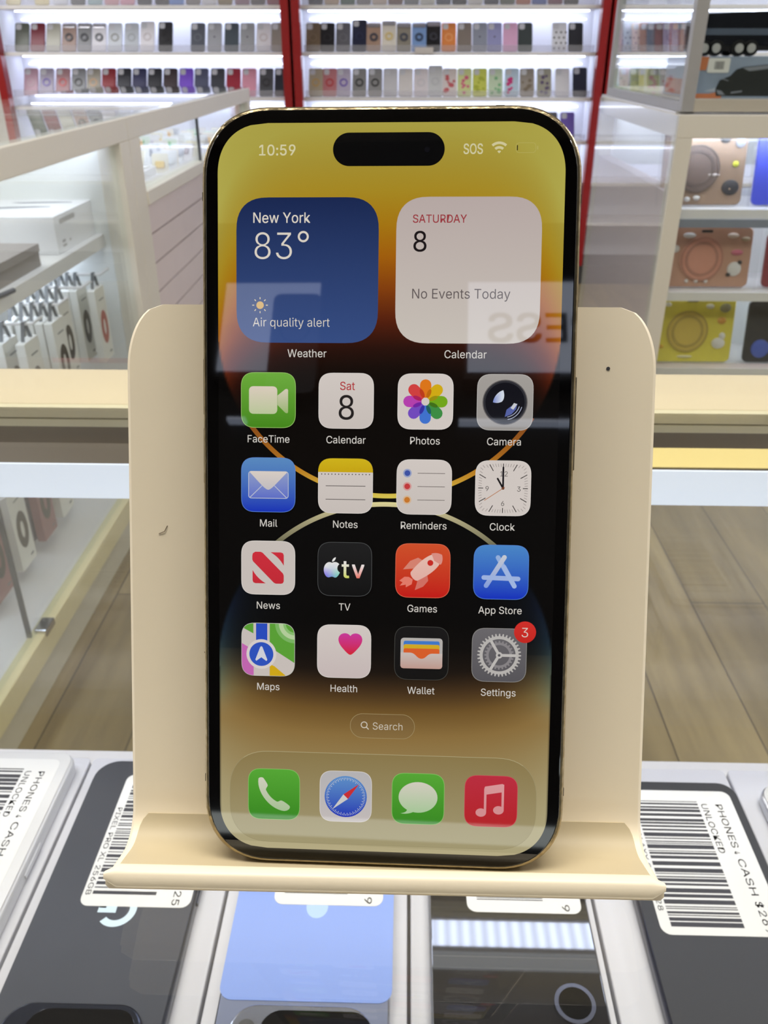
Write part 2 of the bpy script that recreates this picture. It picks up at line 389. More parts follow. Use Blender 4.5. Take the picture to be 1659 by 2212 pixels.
q.box(0.0005, 0.0092, -0.0018, 0.0018, z, z+0.0001); q.build('back_letter', LOGO, t)
c = MB().slab(0.060, 0.024, 0.012, z, z+0.0032, 0.0012, 8, cx=0.0, cy=-0.0655).build('camera_bar', DKFR, t)
MB().slab(0.046, 0.0185, 0.009, z+0.0031, z+0.0036, 0.0002, 8, cx=0.004, cy=-0.0655).build('camera_window', LENS, c)
# blue phone
t, z = tray_phone('blue filmed phone with a silver edge and black camera bar', -0.0400, 0.3520, 0.0745, 0.178, mat('silver_blue_back', (150, 158, 182), 0.12, 0.3), SILV, 0.0115)
MB().slab(0.0752, 0.1370, 0.006, z, z+0.0003, cx=0.0003, cy=0.0200).build('blue_film', BLUEPH, t)
z2 = z+0.0003
sticker(t, 0.0065, 0.0395, 0.0525, 0.083, z2, 'c', '', '9', seed=8)
MB().prism(circ(0.0052, 20, 0.0015, -0.0030, 0.006), z2, z2+0.00006).build('back_mark', mat('faint_mark', (176, 204, 246), 0.4), t)
c = MB().slab(0.0605, 0.024, 0.012, z, z+0.0032, 0.0012, 8, cx=0.0, cy=-0.0635).build('camera_bar', SILV, t)
MB().slab(0.047, 0.0185, 0.009, z+0.0031, z+0.0036, 0.0002, 8, cx=0.0065, cy=-0.0635).build('camera_window', LENS, c)
MB().prism(circ(0.0037, 20, -0.0225, -0.0620), z+0.0032, z+0.0034).build('flash', mat('dark_flash', (84, 84, 82), 0.3), c)
# black glossy phone
t, z = tray_phone('glossy black phone with one round lens, mirroring the light bar', 0.0527, 0.3520, 0.0765, 0.163, BLKPH, mat('pale_frame', (170, 172, 178), 0.25, 0.8), 0.010)
sticker(t, 0.0075, 0.0305, 0.0545, 0.083, z, 'd', '', '9', seed=11)
LR = mat('grey_lens_ring', (112, 115, 128), 0.25, 0.8)
def lens(parent, x, y, z, r):
    a = MB().ring(r*0.80, r, z, z+0.0016, x, y).build('lens_ring', LR, parent)
    MB().prism(circ(r*0.82, 28, x, y), z, z+0.0011).build('lens_glass', LENS, a)
lens(t, 0.0235, -0.0545, z, 0.0088)
q = MB()
for y_, w_ in ((-0.0155, 0.0734), (-0.0335, 0.0734)): q.box(-w_/2, w_/2, y_, y_+0.00012, z, z+0.00005)
q.build('scratch', mat('grey_scratch', (128, 128, 126), 0.6), t)
MB().prism(circ(0.0006, 7, 0.002, 0.0145), z, z+0.0001).build('chip', INK, t)
# graphite phone priced 269
t, z = tray_phone('graphite phone with a full barcode sticker priced $269', 0.1507, 0.3445, 0.0715, 0.147, DARKPH, mat('black_steel_frame', (60, 62, 74), 0.2, 0.9), 0.010)
sticker(t, 0.0010, 0.0225, 0.0585, 0.087, z, 'e', 'GALAXY S23 - 128', '$269', seed=14)
for k in range(2): lens(t, 0.0235, -0.058+0.022*k, z, 0.0068)
# silver phone at the right edge
t, z = tray_phone('silver phone cut by the right photo edge beside the graphite phone', 0.2385, 0.3440, 0.0785, 0.152, FILMW, SILV, 0.010)
sticker(t, 0.0, 0.0225, 0.0585, 0.087, z, 'f', '', '$', seed=17)

# ================================================================== the hero phone: axes of its tilted plane
r1 = np.array([1.00125, -0.0257, 0.00998]); r1 /= np.linalg.norm(r1)
r2 = np.array([0.0003, 0.4097, 0.9104]); r2 -= r1*(r1@r2); r2 /= np.linalg.norm(r2)
nn = np.cross(r1, r2)
T0 = np.array([-0.00332, 0.14346, 1.06383])
def frame_at(p, ax=None):
    M = Matrix.Identity(4); a, b, c = ax or (r1, r2, nn)
    for i in range(3): M[i][0], M[i][1], M[i][2], M[i][3] = a[i], b[i], c[i], p[i]
    return M

# ---------------- phone stand (profile v up the plate, w towards the viewer)
BASE_V = -0.0785; s2 = np.array([0.0, 0.4102, 0.9120])
Ms = frame_at(T0+r2*BASE_V+nn*(-0.014), (np.array([1.0, 0, 0]), s2, np.array([0, -s2[2], s2[1]])))
st = thing('phone_stand', 'cream plastic stand with a curved lip holding the upright phone', 'phone stand', M=Ms)
WP = -0.0122                                  # front face of the plate
def stand_profile():
    P = [(0.0388-0.013*k/13, WP) for k in range(14)] + [(0.02, WP), (-0.02, WP), (-0.05, WP), (-0.060, WP), (-0.066, WP)]
    cv, cw, R = -0.0677, WP+0.0065, 0.0065
    for k in range(1, 9):
        a = math.radians(90*k/8); P.append((cv-R*math.sin(a), cw-R*math.cos(a)))
    P += [(-0.0742, WP+0.010), (-0.0742, WP+0.0142), (-0.0740, WP+0.0162)]
    return P
def half_w(v, w):
    H = 0.0544
    d = 0.0388-v
    if d < 0.013: H -= 0.0072*(1-math.sqrt(max(0, 1-((0.013-d)/0.013)**2)))
    if v < -0.060:
        t_ = min(1, ((-0.060-v)/0.015)*0.45 + max(0, (w-WP))/0.016*0.55); H += 0.0002*t_
    return H
def stand_mesh(prof, off, th, hw, T, ncol=2):
    n = len(prof); nrm = []
    for i in range(n):
        a = prof[max(i-1, 0)]; b = prof[min(i+1, n-1)]; dv, dw = b[0]-a[0], b[1]-a[1]; L = math.hypot(dv, dw); nrm.append((dw/L, -dv/L))
    q = MB(); q.T = T; loops = []
    for i, (v, w_) in enumerate(prof):
        nv, nw = nrm[i]; h = hw(v, w_)
        f = (v+nv*off, w_+nw*off); b = (v+nv*(off-th), w_+nw*(off-th)); e = min(0.0007, th*0.3)
        f2 = (v+nv*(off-e), w_+nw*(off-e)); b2 = (v+nv*(off-th+e), w_+nw*(off-th+e))
        loops.append([(-h+e, f[0], f[1]), (h-e, f[0], f[1]), (h, f2[0], f2[1]), (h, b2[0], b2[1]), (h-e, b[0], b[1]), (-h+e, b[0], b[1]), (-h, b2[0], b2[1]), (-h, f2[0], f2[1])])
    q.loft(loops, smooth=True); return q
Tst = Matrix.Translation((0, -BASE_V, 0.014))
STCREAM = mat('cream_stand_plastic', (250, 238, 213), 0.42, var=0.015, scale=60, bump=0.04)
o = stand_mesh(stand_profile(), 0.0, 0.003, half_w, Tst).build('plate', STCREAM, st)
# rounded lip along the front of the ledge
q = MB(); q.T = Tst; L = []
hwl = 0.0546
for x in np.linspace(-hwl, hwl, 41):
    d = hwl-abs(x); k = math.sqrt(max(0.0, 1-(max(0, 0.0022-d)/0.0022)**2)); k = max(k, 0.35)
    cv, cw = -0.0741, WP+0.0168
    L.append([(x, cv+0.0019*k*math.copysign(abs(math.sin(a))**0.6, math.sin(a)), cw+0.0019*k*math.copysign(abs(math.cos(a))**0.6, math.cos(a))) for a in [2*math.pi*j/14 for j in range(14)]])
q.loft(L, smooth=True); q.build('lip', STCREAM, st)
PADM = mat('tan_ledge_pad', (198, 184, 152), 0.5, var=0.02)
def pad_w(v, w_):
    s_ = min(1, max(0, (-0.0680-v)/0.0045)); base = 0.0525
    return base - 0.0042*(1-math.sqrt(max(0, 1-(1-s_)**2))) + 0.0006*min(1, max(0, (w_-WP)/0.016))
pp = [p for p in stand_profile() if p[0] < -0.0675 and p[1] < WP+0.0150]
stand_mesh(pp, 0.0003, 0.0003, pad_w, Tst).build('ledge_pad', PADM, st)
# rear strut down to the glass
Mi = Ms.inverted()
q = MB(); q.T = Mi
pz = T0+r2*0.0+nn*(-0.0152)
q.loft([[(x, pz[1]+dy, pz[2]) for x, dy in ((-0.03, -0.0005), (0.03, -0.0005), (0.03, 0.004), (-0.03, 0.004))],
        [(x, 0.222+dy, GT) for x, dy in ((-0.03, -0.0005), (0.03, -0.0005), (0.03, 0.004), (-0.03, 0.004))]])
q.build('rear_strut', STCREAM, st)
# small blemishes on the plate
q = MB(); q.T = Tst
for v, x, r in ((0.0265, 0.0445, 0.0004), (-0.071, -0.041, 0.0003), (-0.0712, 0.0365, 0.0003)): q.prism([(a, b+v) for a, b in circ(r, 8, x)], WP, WP+0.0001) if v > -0.06 else None
q.build('speck', INK, st)
hq = MB(); hq.T = Tst; hq.tube([(-0.048, 0.0-0.0085, WP+0.0001), (-0.0468, -0.0080, WP+0.0002), (-0.0462, -0.0068, WP+0.0001)], 0.00008, 5)
hq.tube([(-0.0386, -0.0335, WP+0.0001), (-0.0378, -0.0343, WP+0.0001)], 0.00007, 5)
hq.build('hair', mat('hair_fibre', (120, 104, 84), 0.6), st)

# ================================================================== the hero phone
hp = thing('smartphone', 'upright gold edged smartphone with a lit home screen in the cream stand', 'phone', M=frame_at(T0-r2*0.07375))
TP = Matrix.Translation((0, 0.07375, 0))
GOLD = mat('worn_gold_steel', (158, 144, 114), 0.30, 1.0, var=0.5, scale=420, bump=0.3)
def shell(m, name, w_, h_, r_, z0, z1, b, parent, e=2.25):
    q = MB(); q.T = TP; q.slab(w_, h_, r_, z0, z1, b, 12, e); return q.build(name, m, parent)
fr = shell(GOLD, 'frame', 0.0716, 0.1476, 0.0132, -0.0076, -0.0003, 0.0009, hp)
BEZ = mat('black_bezel_glass', (5, 4, 4), 0.03, spec=0.6, var=0.0)
shell(BEZ, 'front_glass', 0.0699, 0.1459, 0.0126, -0.0008, 0.00002, 0.0003, hp)
shell(mat('gold_back_glass', (216, 200, 168), 0.3), 'back_glass', 0.0706, 0.1466, 0.0128, -0.0080, -0.0074, 0.0003, hp)
q = MB(); q.T = TP; q.slab(0.036, 0.038, 0.009, -0.0121, -0.0078, 0.0012, cx=-0.0152, cy=0.0505); cb = q.build('camera_bump', GOLD, hp)
for k in range(3):
    q = MB(); q.T = TP; q.prism(circ(0.007, 20, (-0.0245, -0.0245, -0.0062)[k], (0.060, 0.041, 0.0505)[k]), -0.0123, -0.0119); q.build('rear_lens', LENS, cb)
BANDM = mat('dark_antenna_band', (74, 66, 54), 0.4)
for x0, x1, y0, y1 in ((-0.03586, -0.03560, 0.0566, 0.0582), (0.03560, 0.03586, 0.0560, 0.0576), (-0.03586, -0.0356, -0.0575, -0.0560), (0.0356, 0.03586, -0.0582, -0.0566), (0.0196, 0.0212, 0.0736, 0.07386), (-0.0212, -0.0196, -0.07386, -0.0736), (0.012, 0.0135, -0.07386, -0.0736)):
    q = MB(); q.T = TP; q.box(x0, x1, y0, y1, -0.0066, -0.0010); q.build('antenna_band', BANDM, hp)
for nm, x0, x1, y0, y1 in (('side_button', 0.0357, 0.0363, 0.006, 0.024), ('volume_button', -0.0363, -0.0357, 0.016, 0.027), ('volume_button', -0.0363, -0.0357, 0.0025, 0.0135), ('mute_switch', -0.0362, -0.0357, 0.034, 0.039)):
    q = MB(); q.T = TP; q.box(x0, x1, y0, y1, -0.0052, -0.0026); q.build(nm, GOLD, hp, bevel=0.0002)

LK = 0.03    # mm between the drawn layers of the display
class Draw:
    def __init__(s): s.v = []; s.f = []; s.c = []
    def poly(s, pts, col, k, back=None):
        a = sum(pts[i][0]*pts[(i+1) % len(pts)][1]-pts[(i+1) % len(pts)][0]*pts[i][1] for i in range(len(pts)))
        if a < 0: pts = pts[::-1]
        o = len(s.v); ys = [p[1] for p in pts]; y0, y1 = min(ys), max(ys)
        for x, y in pts:
            s.v.append((x/1000, y/1000, 0.00003+LK*k/1000))
            if callable(col): c = col(x, y)
            elif isinstance(col[0], (tuple, list)):
                t = (y-y0)/max(1e-9, y1-y0); a_, b_ = lin(col[0]), lin(col[1]); c = tuple(b_[i]+(a_[i]-b_[i])*t for i in range(3))
            else: c = lin(col)
            s.c.append((*c, 1))
        s.f.append(tuple(range(o, o+len(pts)))); return s
    def rr(s, w_, h_, r_, col, k, cx=0, cy=0, e=2.5, n=8): return s.poly(rr(w_, h_, r_, n, e, cx, cy), col, k)
    def outline(s, w_, h_, r_, th, col, k, cx=0, cy=0, e=2.5, n=8):
        a = rr(w_, h_, r_, n, e, cx, cy); b = rr(w_-2*th, h_-2*th, max(r_-th, 0.01), n, e, cx, cy); N = len(a)
        for i in range(N):
            j = (i+1) % N; c = col((a[i][0]+a[j][0])/2, (a[i][1]+a[j][1])/2) if callable(col) else col
            s.poly([a[i], a[j], b[j], b[i]], (lambda x, y, c=c: lin(c)), k)
        return s
    def disc(s, r_, col, k, cx=0, cy=0, n=32, ry=None): return s.poly(circ(r_, n, cx, cy, ry), col, k)
    def annulus(s, r0, r1_, col, k, cx=0, cy=0, n=40, a0=0.0, a1=360.0):
        for i in range(n):
            p, q_ = math.radians(a0+(a1-a0)*i/n), math.radians(a0+(a1-a0)*(i+1)/n)
            s.poly([(cx+r0*math.cos(p), cy+r0*math.sin(p)), (cx+r1_*math.cos(p), cy+r1_*math.sin(p)), (cx+r1_*math.cos(q_), cy+r1_*math.sin(q_)), (cx+r0*math.cos(q_), cy+r0*math.sin(q_))], col, k)
        return s
    def line(s, x0, y0, x1, y1, th, col, k, cap=False):
        dx, dy = x1-x0, y1-y0; L = math.hypot(dx, dy); ux, uy = -dy/L*th/2, dx/L*th/2; a = math.atan2(dy, dx)
        if not cap: return s.poly([(x0-ux, y0-uy), (x1-ux, y1-uy), (x1+ux, y1+uy), (x0+ux, y0+uy)], col, k)
        pts = [(x1+th/2*math.cos(a-math.pi/2+math.pi*i/8), y1+th/2*math.sin(a-math.pi/2+math.pi*i/8)) for i in range(9)]
        pts += [(x0+th/2*math.cos(a+math.pi/2+math.pi*i/8), y0+th/2*math.sin(a+math.pi/2+math.pi*i/8)) for i in range(9)]
        return s.poly(pts, col, k)
    def text(s, body, size, x, y, col, k, align='LEFT', offset=0.0, sx=1.0):
        vs, fs = text_geo(body, size, align, min(offset, 0))
        ys = [p[1] for p in vs]; y0, y1 = min(ys), max(ys)
        for dx, dy in bold(offset, size): s.glyphs(vs, fs, x+dx, y+dy, col, k, sx, y0, y1)
        return s
    def glyphs(s, vs, fs, x, y, col, k, sx, y0, y1):
        o = len(s.v)
        for a, b in vs:
            s.v.append(((x+a*sx)/1000, (y+b)/1000, 0.00003+LK*k/1000))
            if isinstance(col[0], (tuple, list)):
                t = (b-y0)/(y1-y0); p, q_ = lin(col[0]), lin(col[1]); c = tuple(q_[i]+(p[i]-q_[i])*t for i in range(3))
            else: c = lin(col)
            s.c.append((*c, 1))
        for f in fs: s.f.append(tuple(o+i for i in f))
        return s
    def build(s, name, parent, label=None):
        me = bpy.data.meshes.new(name); me.from_pydata([tuple(TP @ Vector(p)) for p in s.v], [], s.f); me.materials.append(SCREEN)
        at = me.color_attributes.new('Col', 'FLOAT_COLOR', 'POINT'); at.data.foreach_set('color', [x for c in s.c for x in c]); me.update()
        o = bpy.data.objects.new(name, me); COL.objects.link(o); o.parent = parent
        if label: o['label'] = label
        return o

# ---------------- wallpaper shown by the display
def ramp(t, stops):
    if t <= stops[0][0]: return np.array(stops[0][1], float)
    for (a, ca), (b, cb_) in zip(stops[:-1], stops[1:]):
        if t <= b:
            u = (t-a)/(b-a); return np.array(ca)+(np.array(cb_)-np.array(ca))*u
    return np.array(stops[-1][1], float)
UP = [(20, (4, 1, 0)), (25, (16, 5, 2)), (29, (38, 12, 5)), (34, (82, 28, 8)), (40, (128, 60, 8)), (46, (158, 92, 6)), (52, (163, 116, 14)), (58, (164, 134, 32)), (64, (162, 142, 50)), (70.5, (166, 155, 66))]
DNW = [(-70.5, (170, 160, 122)), (-62, (160, 146, 106)), (-54, (148, 128, 84)), (-47, (136, 108, 60)), (-42, (108, 80, 38)), (-38, (66, 46, 24)), (-34, (24, 16, 10)), (-29, (8, 5, 4)), (-24, (2, 1, 1))]
EDG = [(-44, (150, 138, 104)), (-38, (112, 116, 88)), (-33, (66, 82, 74)), (-27, (26, 44, 58)), (-21, (12, 22, 40)), (-15, (4, 6, 14)), (-11, (1, 1, 2))]
RIMU = [(0, (212, 196, 84)), (2.0, (205, 172, 62)), (5, (186, 130, 36)), (9, (160, 98, 26)), (14, (134, 74, 22)), (20, (122, 60, 20))]
def wall_col(x, y):
    R = 33.1
    if y > 0:
        d = R-math.hypot(x, y-33.3) if y < 33.3 else 32.9-abs(x)
        if d < 0: return (2, 1, 1)
        g = math.exp(-d/5.5)
        t = y+17*g*min(1, max(0, (y-8)/22))
        c = ramp(t, UP)
        if y > 52: c = c + np.array((8, 10, 10))*g
        if False:
            rc = ramp(y, RIMU)*(min(1, d/0.15))*min(1, (0.95-d)/0.15); c = np.maximum(c, rc)
        return tuple(c*(min(1, d/0.55) if y < 30 else 1))
    d = R-math.hypot(x, y+33.5) if y > -33.5 else 32.9-abs(x)
    if d < 0: return (2, 1, 1)
    t = y-7*math.exp(-d/7) if y < -30 else y
    c = ramp(t, DNW); e = ramp(y, EDG); g = math.exp(-d/3.4) if y > -44 else 0
    g *= min(1, (y+44)/6) if y < -38 else 1
    c = c*(1-g)+e*g
    if False:
        rc = ramp(-y, [(0, (226, 218, 150)), (1.2, (205, 194, 144)), (4, (166, 158, 122)), (8, (120, 116, 88)), (11, (84, 84, 66)), (14, (20, 22, 24))])*min(1, d/0.15)*min(1, (0.95-d)/0.15); c = np.maximum(c, rc)
    return tuple(c*min(1, d/0.55))
NXg, NYg = 176, 380
me_v, me_f, me_c = [], [], []
WD, HD, RD = 65.2, 141.0, 9.6
for j in range(NYg+1):
    y = -HD/2+HD*j/NYg
    dy = max(0, abs(y)-(HD/2-RD)); hw_ = WD/2-RD+RD*(max(0, 1-(dy/RD)**2.3))**(1/2.3)
    for i in range(NXg+1):
        x = -hw_+2*hw_*i/NXg; me_v.append((x/1000, y/1000+0.07375, 0.00003)); me_c.append((*lin(np.clip(wall_col(x, y), 0, 255)), 1))
for j in range(NYg):
    for i in range(NXg):
        a = j*(NXg+1)+i; me_f.append((a, a+1, a+NXg+2, a+NXg+1))
me = bpy.data.meshes.new('display'); me.from_pydata(me_v, [], me_f); me.materials.append(SCREEN)
at = me.color_attributes.new('Col', 'FLOAT_COLOR', 'POINT'); at.data.foreach_set('color', [x for c in me_c for x in c])
disp = bpy.data.objects.new('display', me); COL.objects.link(disp); disp.parent = hp

d = Draw()
def rim(cy, a0, a1, stops, key):
    N = 90
    for i in range(N):
        p, q_ = math.radians(a0+(a1-a0)*i/N), math.radians(a0+(a1-a0)*(i+1)/N); R1, R0 = 33.05, 32.15
        d.poly([(R0*math.cos(p), cy+R0*math.sin(p)), (R1*math.cos(p), cy+R1*math.sin(p)), (R1*math.cos(q_), cy+R1*math.sin(q_)), (R0*math.cos(q_), cy+R0*math.sin(q_))], (lambda x, y: lin(np.clip(ramp(key(y), stops), 0, 255))), 0.5)
rim(33.3, 270-58, 270+58, RIMU, lambda y: y)
rim(-33.5, 90-50, 90+50, [(0, (226, 218, 150)), (1.2, (205, 194, 144)), (4, (166, 158, 122)), (8, (120, 116, 88)), (10, (64, 66, 58)), (11.6, (8, 10, 14))], lambda y: -y)
d.build('wallpaper_rim', hp)
WHT = (206, 197, 191); WHT2 = (196, 187, 181); CAP = (204, 199, 192)
d = Draw(); d.rr(20.9, 6.1, 3.05, (3, 3, 4), 1, -0.27, 65.62, 2.0, 12); d.disc(0.5, (10, 10, 16), 2, 6.9, 65.5); d.build('camera_island', hp)
d = Draw(); PB = (204, 196, 150)
d.text('10:59', 2.72, -24.95, 64.62, (206, 200, 160), 1, offset=0.02, sx=0.98)
d.text('SOS', 2.6, 13.6, 64.7, (202, 196, 156), 1, offset=0.02, sx=0.73)
for r0, r1_ in ((0.0, 0.52), (0.85, 1.32), (1.68, 2.15)): d.annulus(r0, r1_, PB, 1, 20.28, 64.75, 12, 48, 132)
d.outline(3.7, 1.85, 0.62, 0.1, (176, 166, 88), 1, 25.2, 65.75, 2.2); d.rr(0.26, 0.7, 0.12, (176, 166, 88), 1, 27.35, 65.75, 2, 3)
d.rr(0.17, 0.95, 0.05, (30, 26, 14), 2, 23.62, 65.75, 2, 2); d.build('status_bar', hp)

# ---------------- widgets
d = Draw(); d.rr(27.1, 27.1, 6.2, ((22, 37, 78), (52, 75, 128)), 1, -15.5, 43.35, 2.5, 10); wg = d.build('weather_widget', hp, 'blue weather widget')
d = Draw(); TW = (214, 206, 194)
d.text('New York', 2.72, -26.0, 52.2, TW, 2, offset=0.012, sx=0.92)
d.text('83', 7.15, -26.1, 45.45, TW, 2, offset=-0.008, sx=0.93)
d.annulus(0.66, 1.05, TW, 2, -16.25, 49.65, 32)
d.text('Air quality alert', 2.33, -25.95, 32.85, TW, 2, sx=0.935)
d.disc(0.72, (206, 168, 96), 2, -24.5, 36.85, 20)
for k in range(8):
    a = k*math.pi/4; d.line(-24.5+1.12*math.cos(a), 36.85+1.12*math.sin(a), -24.5+1.5*math.cos(a), 36.85+1.5*math.sin(a), 0.17, (212, 196, 160), 2)
d.build('widget_lettering', wg); d = Draw(); d.text('Weather', 2.08, -15.45, 27.1, CAP, 1, 'CENTER', 0.009, 0.95); d.build('caption', wg)
d = Draw(); d.rr(27.2, 27.1, 6.2, ((180, 166, 162), (197, 189, 180)), 1, 14.95, 43.4, 2.5, 10); wg = d.build('calendar_widget', hp, 'pale calendar widget')
d = Draw(); d.text('SATURDAY', 2.1, 4.35, 52.2, (150, 54, 60), 2, offset=0.014, sx=0.93); d.text('8', 5.35, 4.25, 46.9, (26, 20, 22), 2, offset=0.008, sx=0.95)
d.text('No Events Today', 2.58, 4.3, 38.2, (90, 82, 82), 2, offset=0.004, sx=0.94); d.build('widget_lettering', wg)
d = Draw(); d.text('Calendar', 2.08, 14.75, 27.1, CAP, 1, 'CENTER', 0.009, 0.95); d.build('caption', wg)

# ---------------- app icons
XS = [-22.88, -7.85, 7.33, 22.42]; YS = [18.86, 2.53, -13.70, -29.97]; S = 10.62
def icon(name, cap, cx, cy, col, glyph, size=S, capy=None, rim=None):
    d = Draw(); d.rr(size, size, size*0.27, col, 2, cx, cy, 2.6, 9)
    if rim: d.outline(size, size, size*0.27, 0.10, rim, 3, cx, cy, 2.6, 9)
    o = d.build(name, hp)
    g = Draw(); glyph(g, cx, cy, size); g.build('glyph', o)
    if cap:
        c = Draw(); c.text(cap, 1.98, cx, cy-8.13 if capy is None else capy, CAP, 1, 'CENTER', 0.009, 0.95); c.build('caption', o)
    return o
def P(pts, cx, cy, s): return [(cx+x*s, cy+y*s) for x, y in pts]
def bez(p0, p1, p2, p3, n=10):
    return [tuple((1-t)**3*p0[i]+3*(1-t)**2*t*p1[i]+3*(1-t)*t*t*p2[i]+t**3*p3[i] for i in (0, 1)) for t in [k/n for k in range(n+1)]]

def g_video(g, cx, cy, s):
    g.rr(.517*s, .497*s, .085*s, ((216, 202, 186), (184, 196, 152)), 4, cx-.095*s, cy, 2.3)
    g.poly(P([(.168, .085), (.31, .2), (.345, .205), (.361, .185), (.361, -.215), (.345, -.235), (.31, -.225), (.168, -.085)], cx, cy, s), ((208, 200, 178), (150, 178, 110)), 4)
def g_cal(g, cx, cy, s):
    g.text('Sat', 2.2, cx+.02*s, cy+.195*s, (172, 48, 52), 4, 'CENTER', 0.012, 0.92); g.text('8', 6.6, cx+.005*s, cy-.335*s, (34, 30, 30), 4, 'CENTER', 0.006, 0.92)
PET = [(218, 116, 22), (206, 168, 16), (112, 164, 24), (58, 138, 66), (62, 112, 202), (112, 72, 186), (178, 62, 170), (206, 62, 62)]
PDK = [(186, 100, 8), (150, 140, 10), (62, 110, 22), (28, 92, 92), (52, 48, 158), (112, 34, 158), (170, 30, 88), (186, 58, 22)]
def g_photos(g, cx, cy, s):
    for k in range(8):
        a = math.pi/2-k*math.pi/4; g.line(cx+.17*s*math.cos(a), cy+.17*s*math.sin(a), cx+.295*s*math.cos(a), cy+.295*s*math.sin(a), .205*s, PET[k], 4+0.3*k, True)
    for k in range(8):
        a = math.pi/2-(k+.5)*math.pi/4; x, y = cx+.155*s*math.cos(a), cy+.155*s*math.sin(a)
        p = [(x+.085*s*math.cos(t)*math.cos(a)-.036*s*math.sin(t)*math.sin(a), y+.085*s*math.cos(t)*math.sin(a)+.036*s*math.sin(t)*math.cos(a)) for t in [2*math.pi*j/16 for j in range(16)]]
        g.poly(p, PDK[k], 7)
    g.disc(.065*s, WHT, 8, cx, cy, 20)
def g_camera(g, cx, cy, s):
    g.disc(.402*s, (96, 92, 92), 4, cx, cy, 40); g.disc(.385*s, (44, 44, 50), 4.4, cx, cy, 40); g.disc(.35*s, (16, 16, 24), 4.8, cx, cy, 40)
    g.poly(P(bez((-.215, .0), (-.2, .12), (-.1, .2), (-.035, .215))+bez((-.035, .215), (-.0, .12), (-.02, .04), (-.06, .01))+bez((-.06, .01), (-.1, -.01), (-.16, -.02), (-.215, 0)), cx, cy, s), (lambda x, y: lin((120, 136, 200)) if x < cx-.15*s else lin((206, 214, 226))), 5.2)
    g.poly(P([(.0, -.26), (.03, -.13), (.12, -.06), (.22, -.02), (.2, -.12), (.12, -.21)], cx, cy, s), (84, 96, 160), 5.2)
    for r_ in (.27, .315): g.annulus((r_-.012)*s, r_*s, (176, 182, 206), 5.6, cx, cy, 14, -80, -15)
    g.poly(P([(.1, -.1), (.16, -.01), (.22, -.03), (.15, -.13)], cx, cy, s), (196, 198, 204), 5.4)
def g_mail(g, cx, cy, s):
    g.rr(.742*s, .5*s, .06*s, ((140, 154, 196), (92, 108, 196)), 4, cx+.003*s, cy, 2.2)
    g.outline(.742*s, .5*s, .06*s, .012*s, (186, 190, 204), 4.6, cx+.003*s, cy, 2.2)
    for sx_ in (-1, 1): g.line(cx+sx_*.34*s, cy-.235*s, cx+sx_*.115*s, cy-.015*s, .014*s, (186, 190, 206), 4.8)
    g.poly(P([(-.345, .235), (-.32, .25), (.325, .25), (.35, .235)]+bez((.35, .235), (.15, .03), (.06, -.085), (.0, -.09), 6)+bez((0, -.09), (-.06, -.085), (-.15, .03), (-.345, .235), 6), cx, cy, s), ((214, 203, 194), (190, 186, 190)), 5)
def g_notes(g, cx, cy, s):
    top = [p for p in rr(s, s, s*.27, 9, 2.6, cx, cy) if p[1] >= cy+.25*s]; ys = cy+.25*s
    g.poly([(cx+s/2, ys)]+top+[(cx-s/2, ys)], ((204, 176, 24), (196, 162, 14)), 4)
    for k in range(15): g.disc(.011*s, (62, 58, 54), 4.5, cx+(-.435+.0622*k)*s, cy+.213*s, 8)
    for y in (.0, -.245): g.line(cx-.36*s, cy+y*s, cx+.365*s, cy+y*s, .012*s, (84, 78, 76), 4.5)
def g_rem(g, cx, cy, s):
    for y, a, b in ((.25, (148, 158, 192), (60, 80, 160)), (0.01, (206, 150, 146), (190, 56, 60)), (-.235, (208, 176, 142), (196, 116, 40))):
        g.disc(.078*s, a, 4, cx-.305*s, cy+y*s, 22); g.disc(.052*s, b, 4.5, cx-.305*s, cy+y*s, 20); g.line(cx-.12*s, cy+y*s, cx+.375*s, cy+y*s, .011*s, (108, 100, 96), 4)
def g_clock(g, cx, cy, s):
    for k in range(60):
        a = math.radians(90-6*k); c, n = math.cos(a), math.sin(a); m = max(abs(c), abs(n))**0.72; R = .445/m*s; big = k % 5 == 0
        L = (.135 if k % 15 else .09)*s if big else .06*s
        g.line(cx+R*c, cy+R*n, cx+(R-L)*c, cy+(R-L)*n, (.014 if big else .006)*s, (38, 34, 34) if big else (104, 96, 94), 4)
    for t, x, y in (('12', .01, .215), ('3', .285, -.055), ('6', 0, -.318), ('9', -.285, -.055)): g.text(t, 1.35, cx+x*s, cy+y*s, (40, 36, 36), 4, 'CENTER')
    a = math.radians(120); g.line(cx, cy, cx+.2*s*math.cos(a), cy+.2*s*math.sin(a), .032*s, (22, 20, 22), 4.6, True)
    a = math.radians(90.2); g.line(cx, cy, cx+.375*s*math.cos(a), cy+.375*s*math.sin(a), .032*s, (22, 20, 26), 4.8, True)
    a = math.radians(214); g.line(cx-.04*s*math.cos(a), cy-.04*s*math.sin(a), cx+.4*s*math.cos(a), cy+.4*s*math.sin(a), .011*s, (176, 108, 60), 5)
    g.annulus(.01*s, .026*s, (96, 50, 34), 5.4, cx, cy, 16)
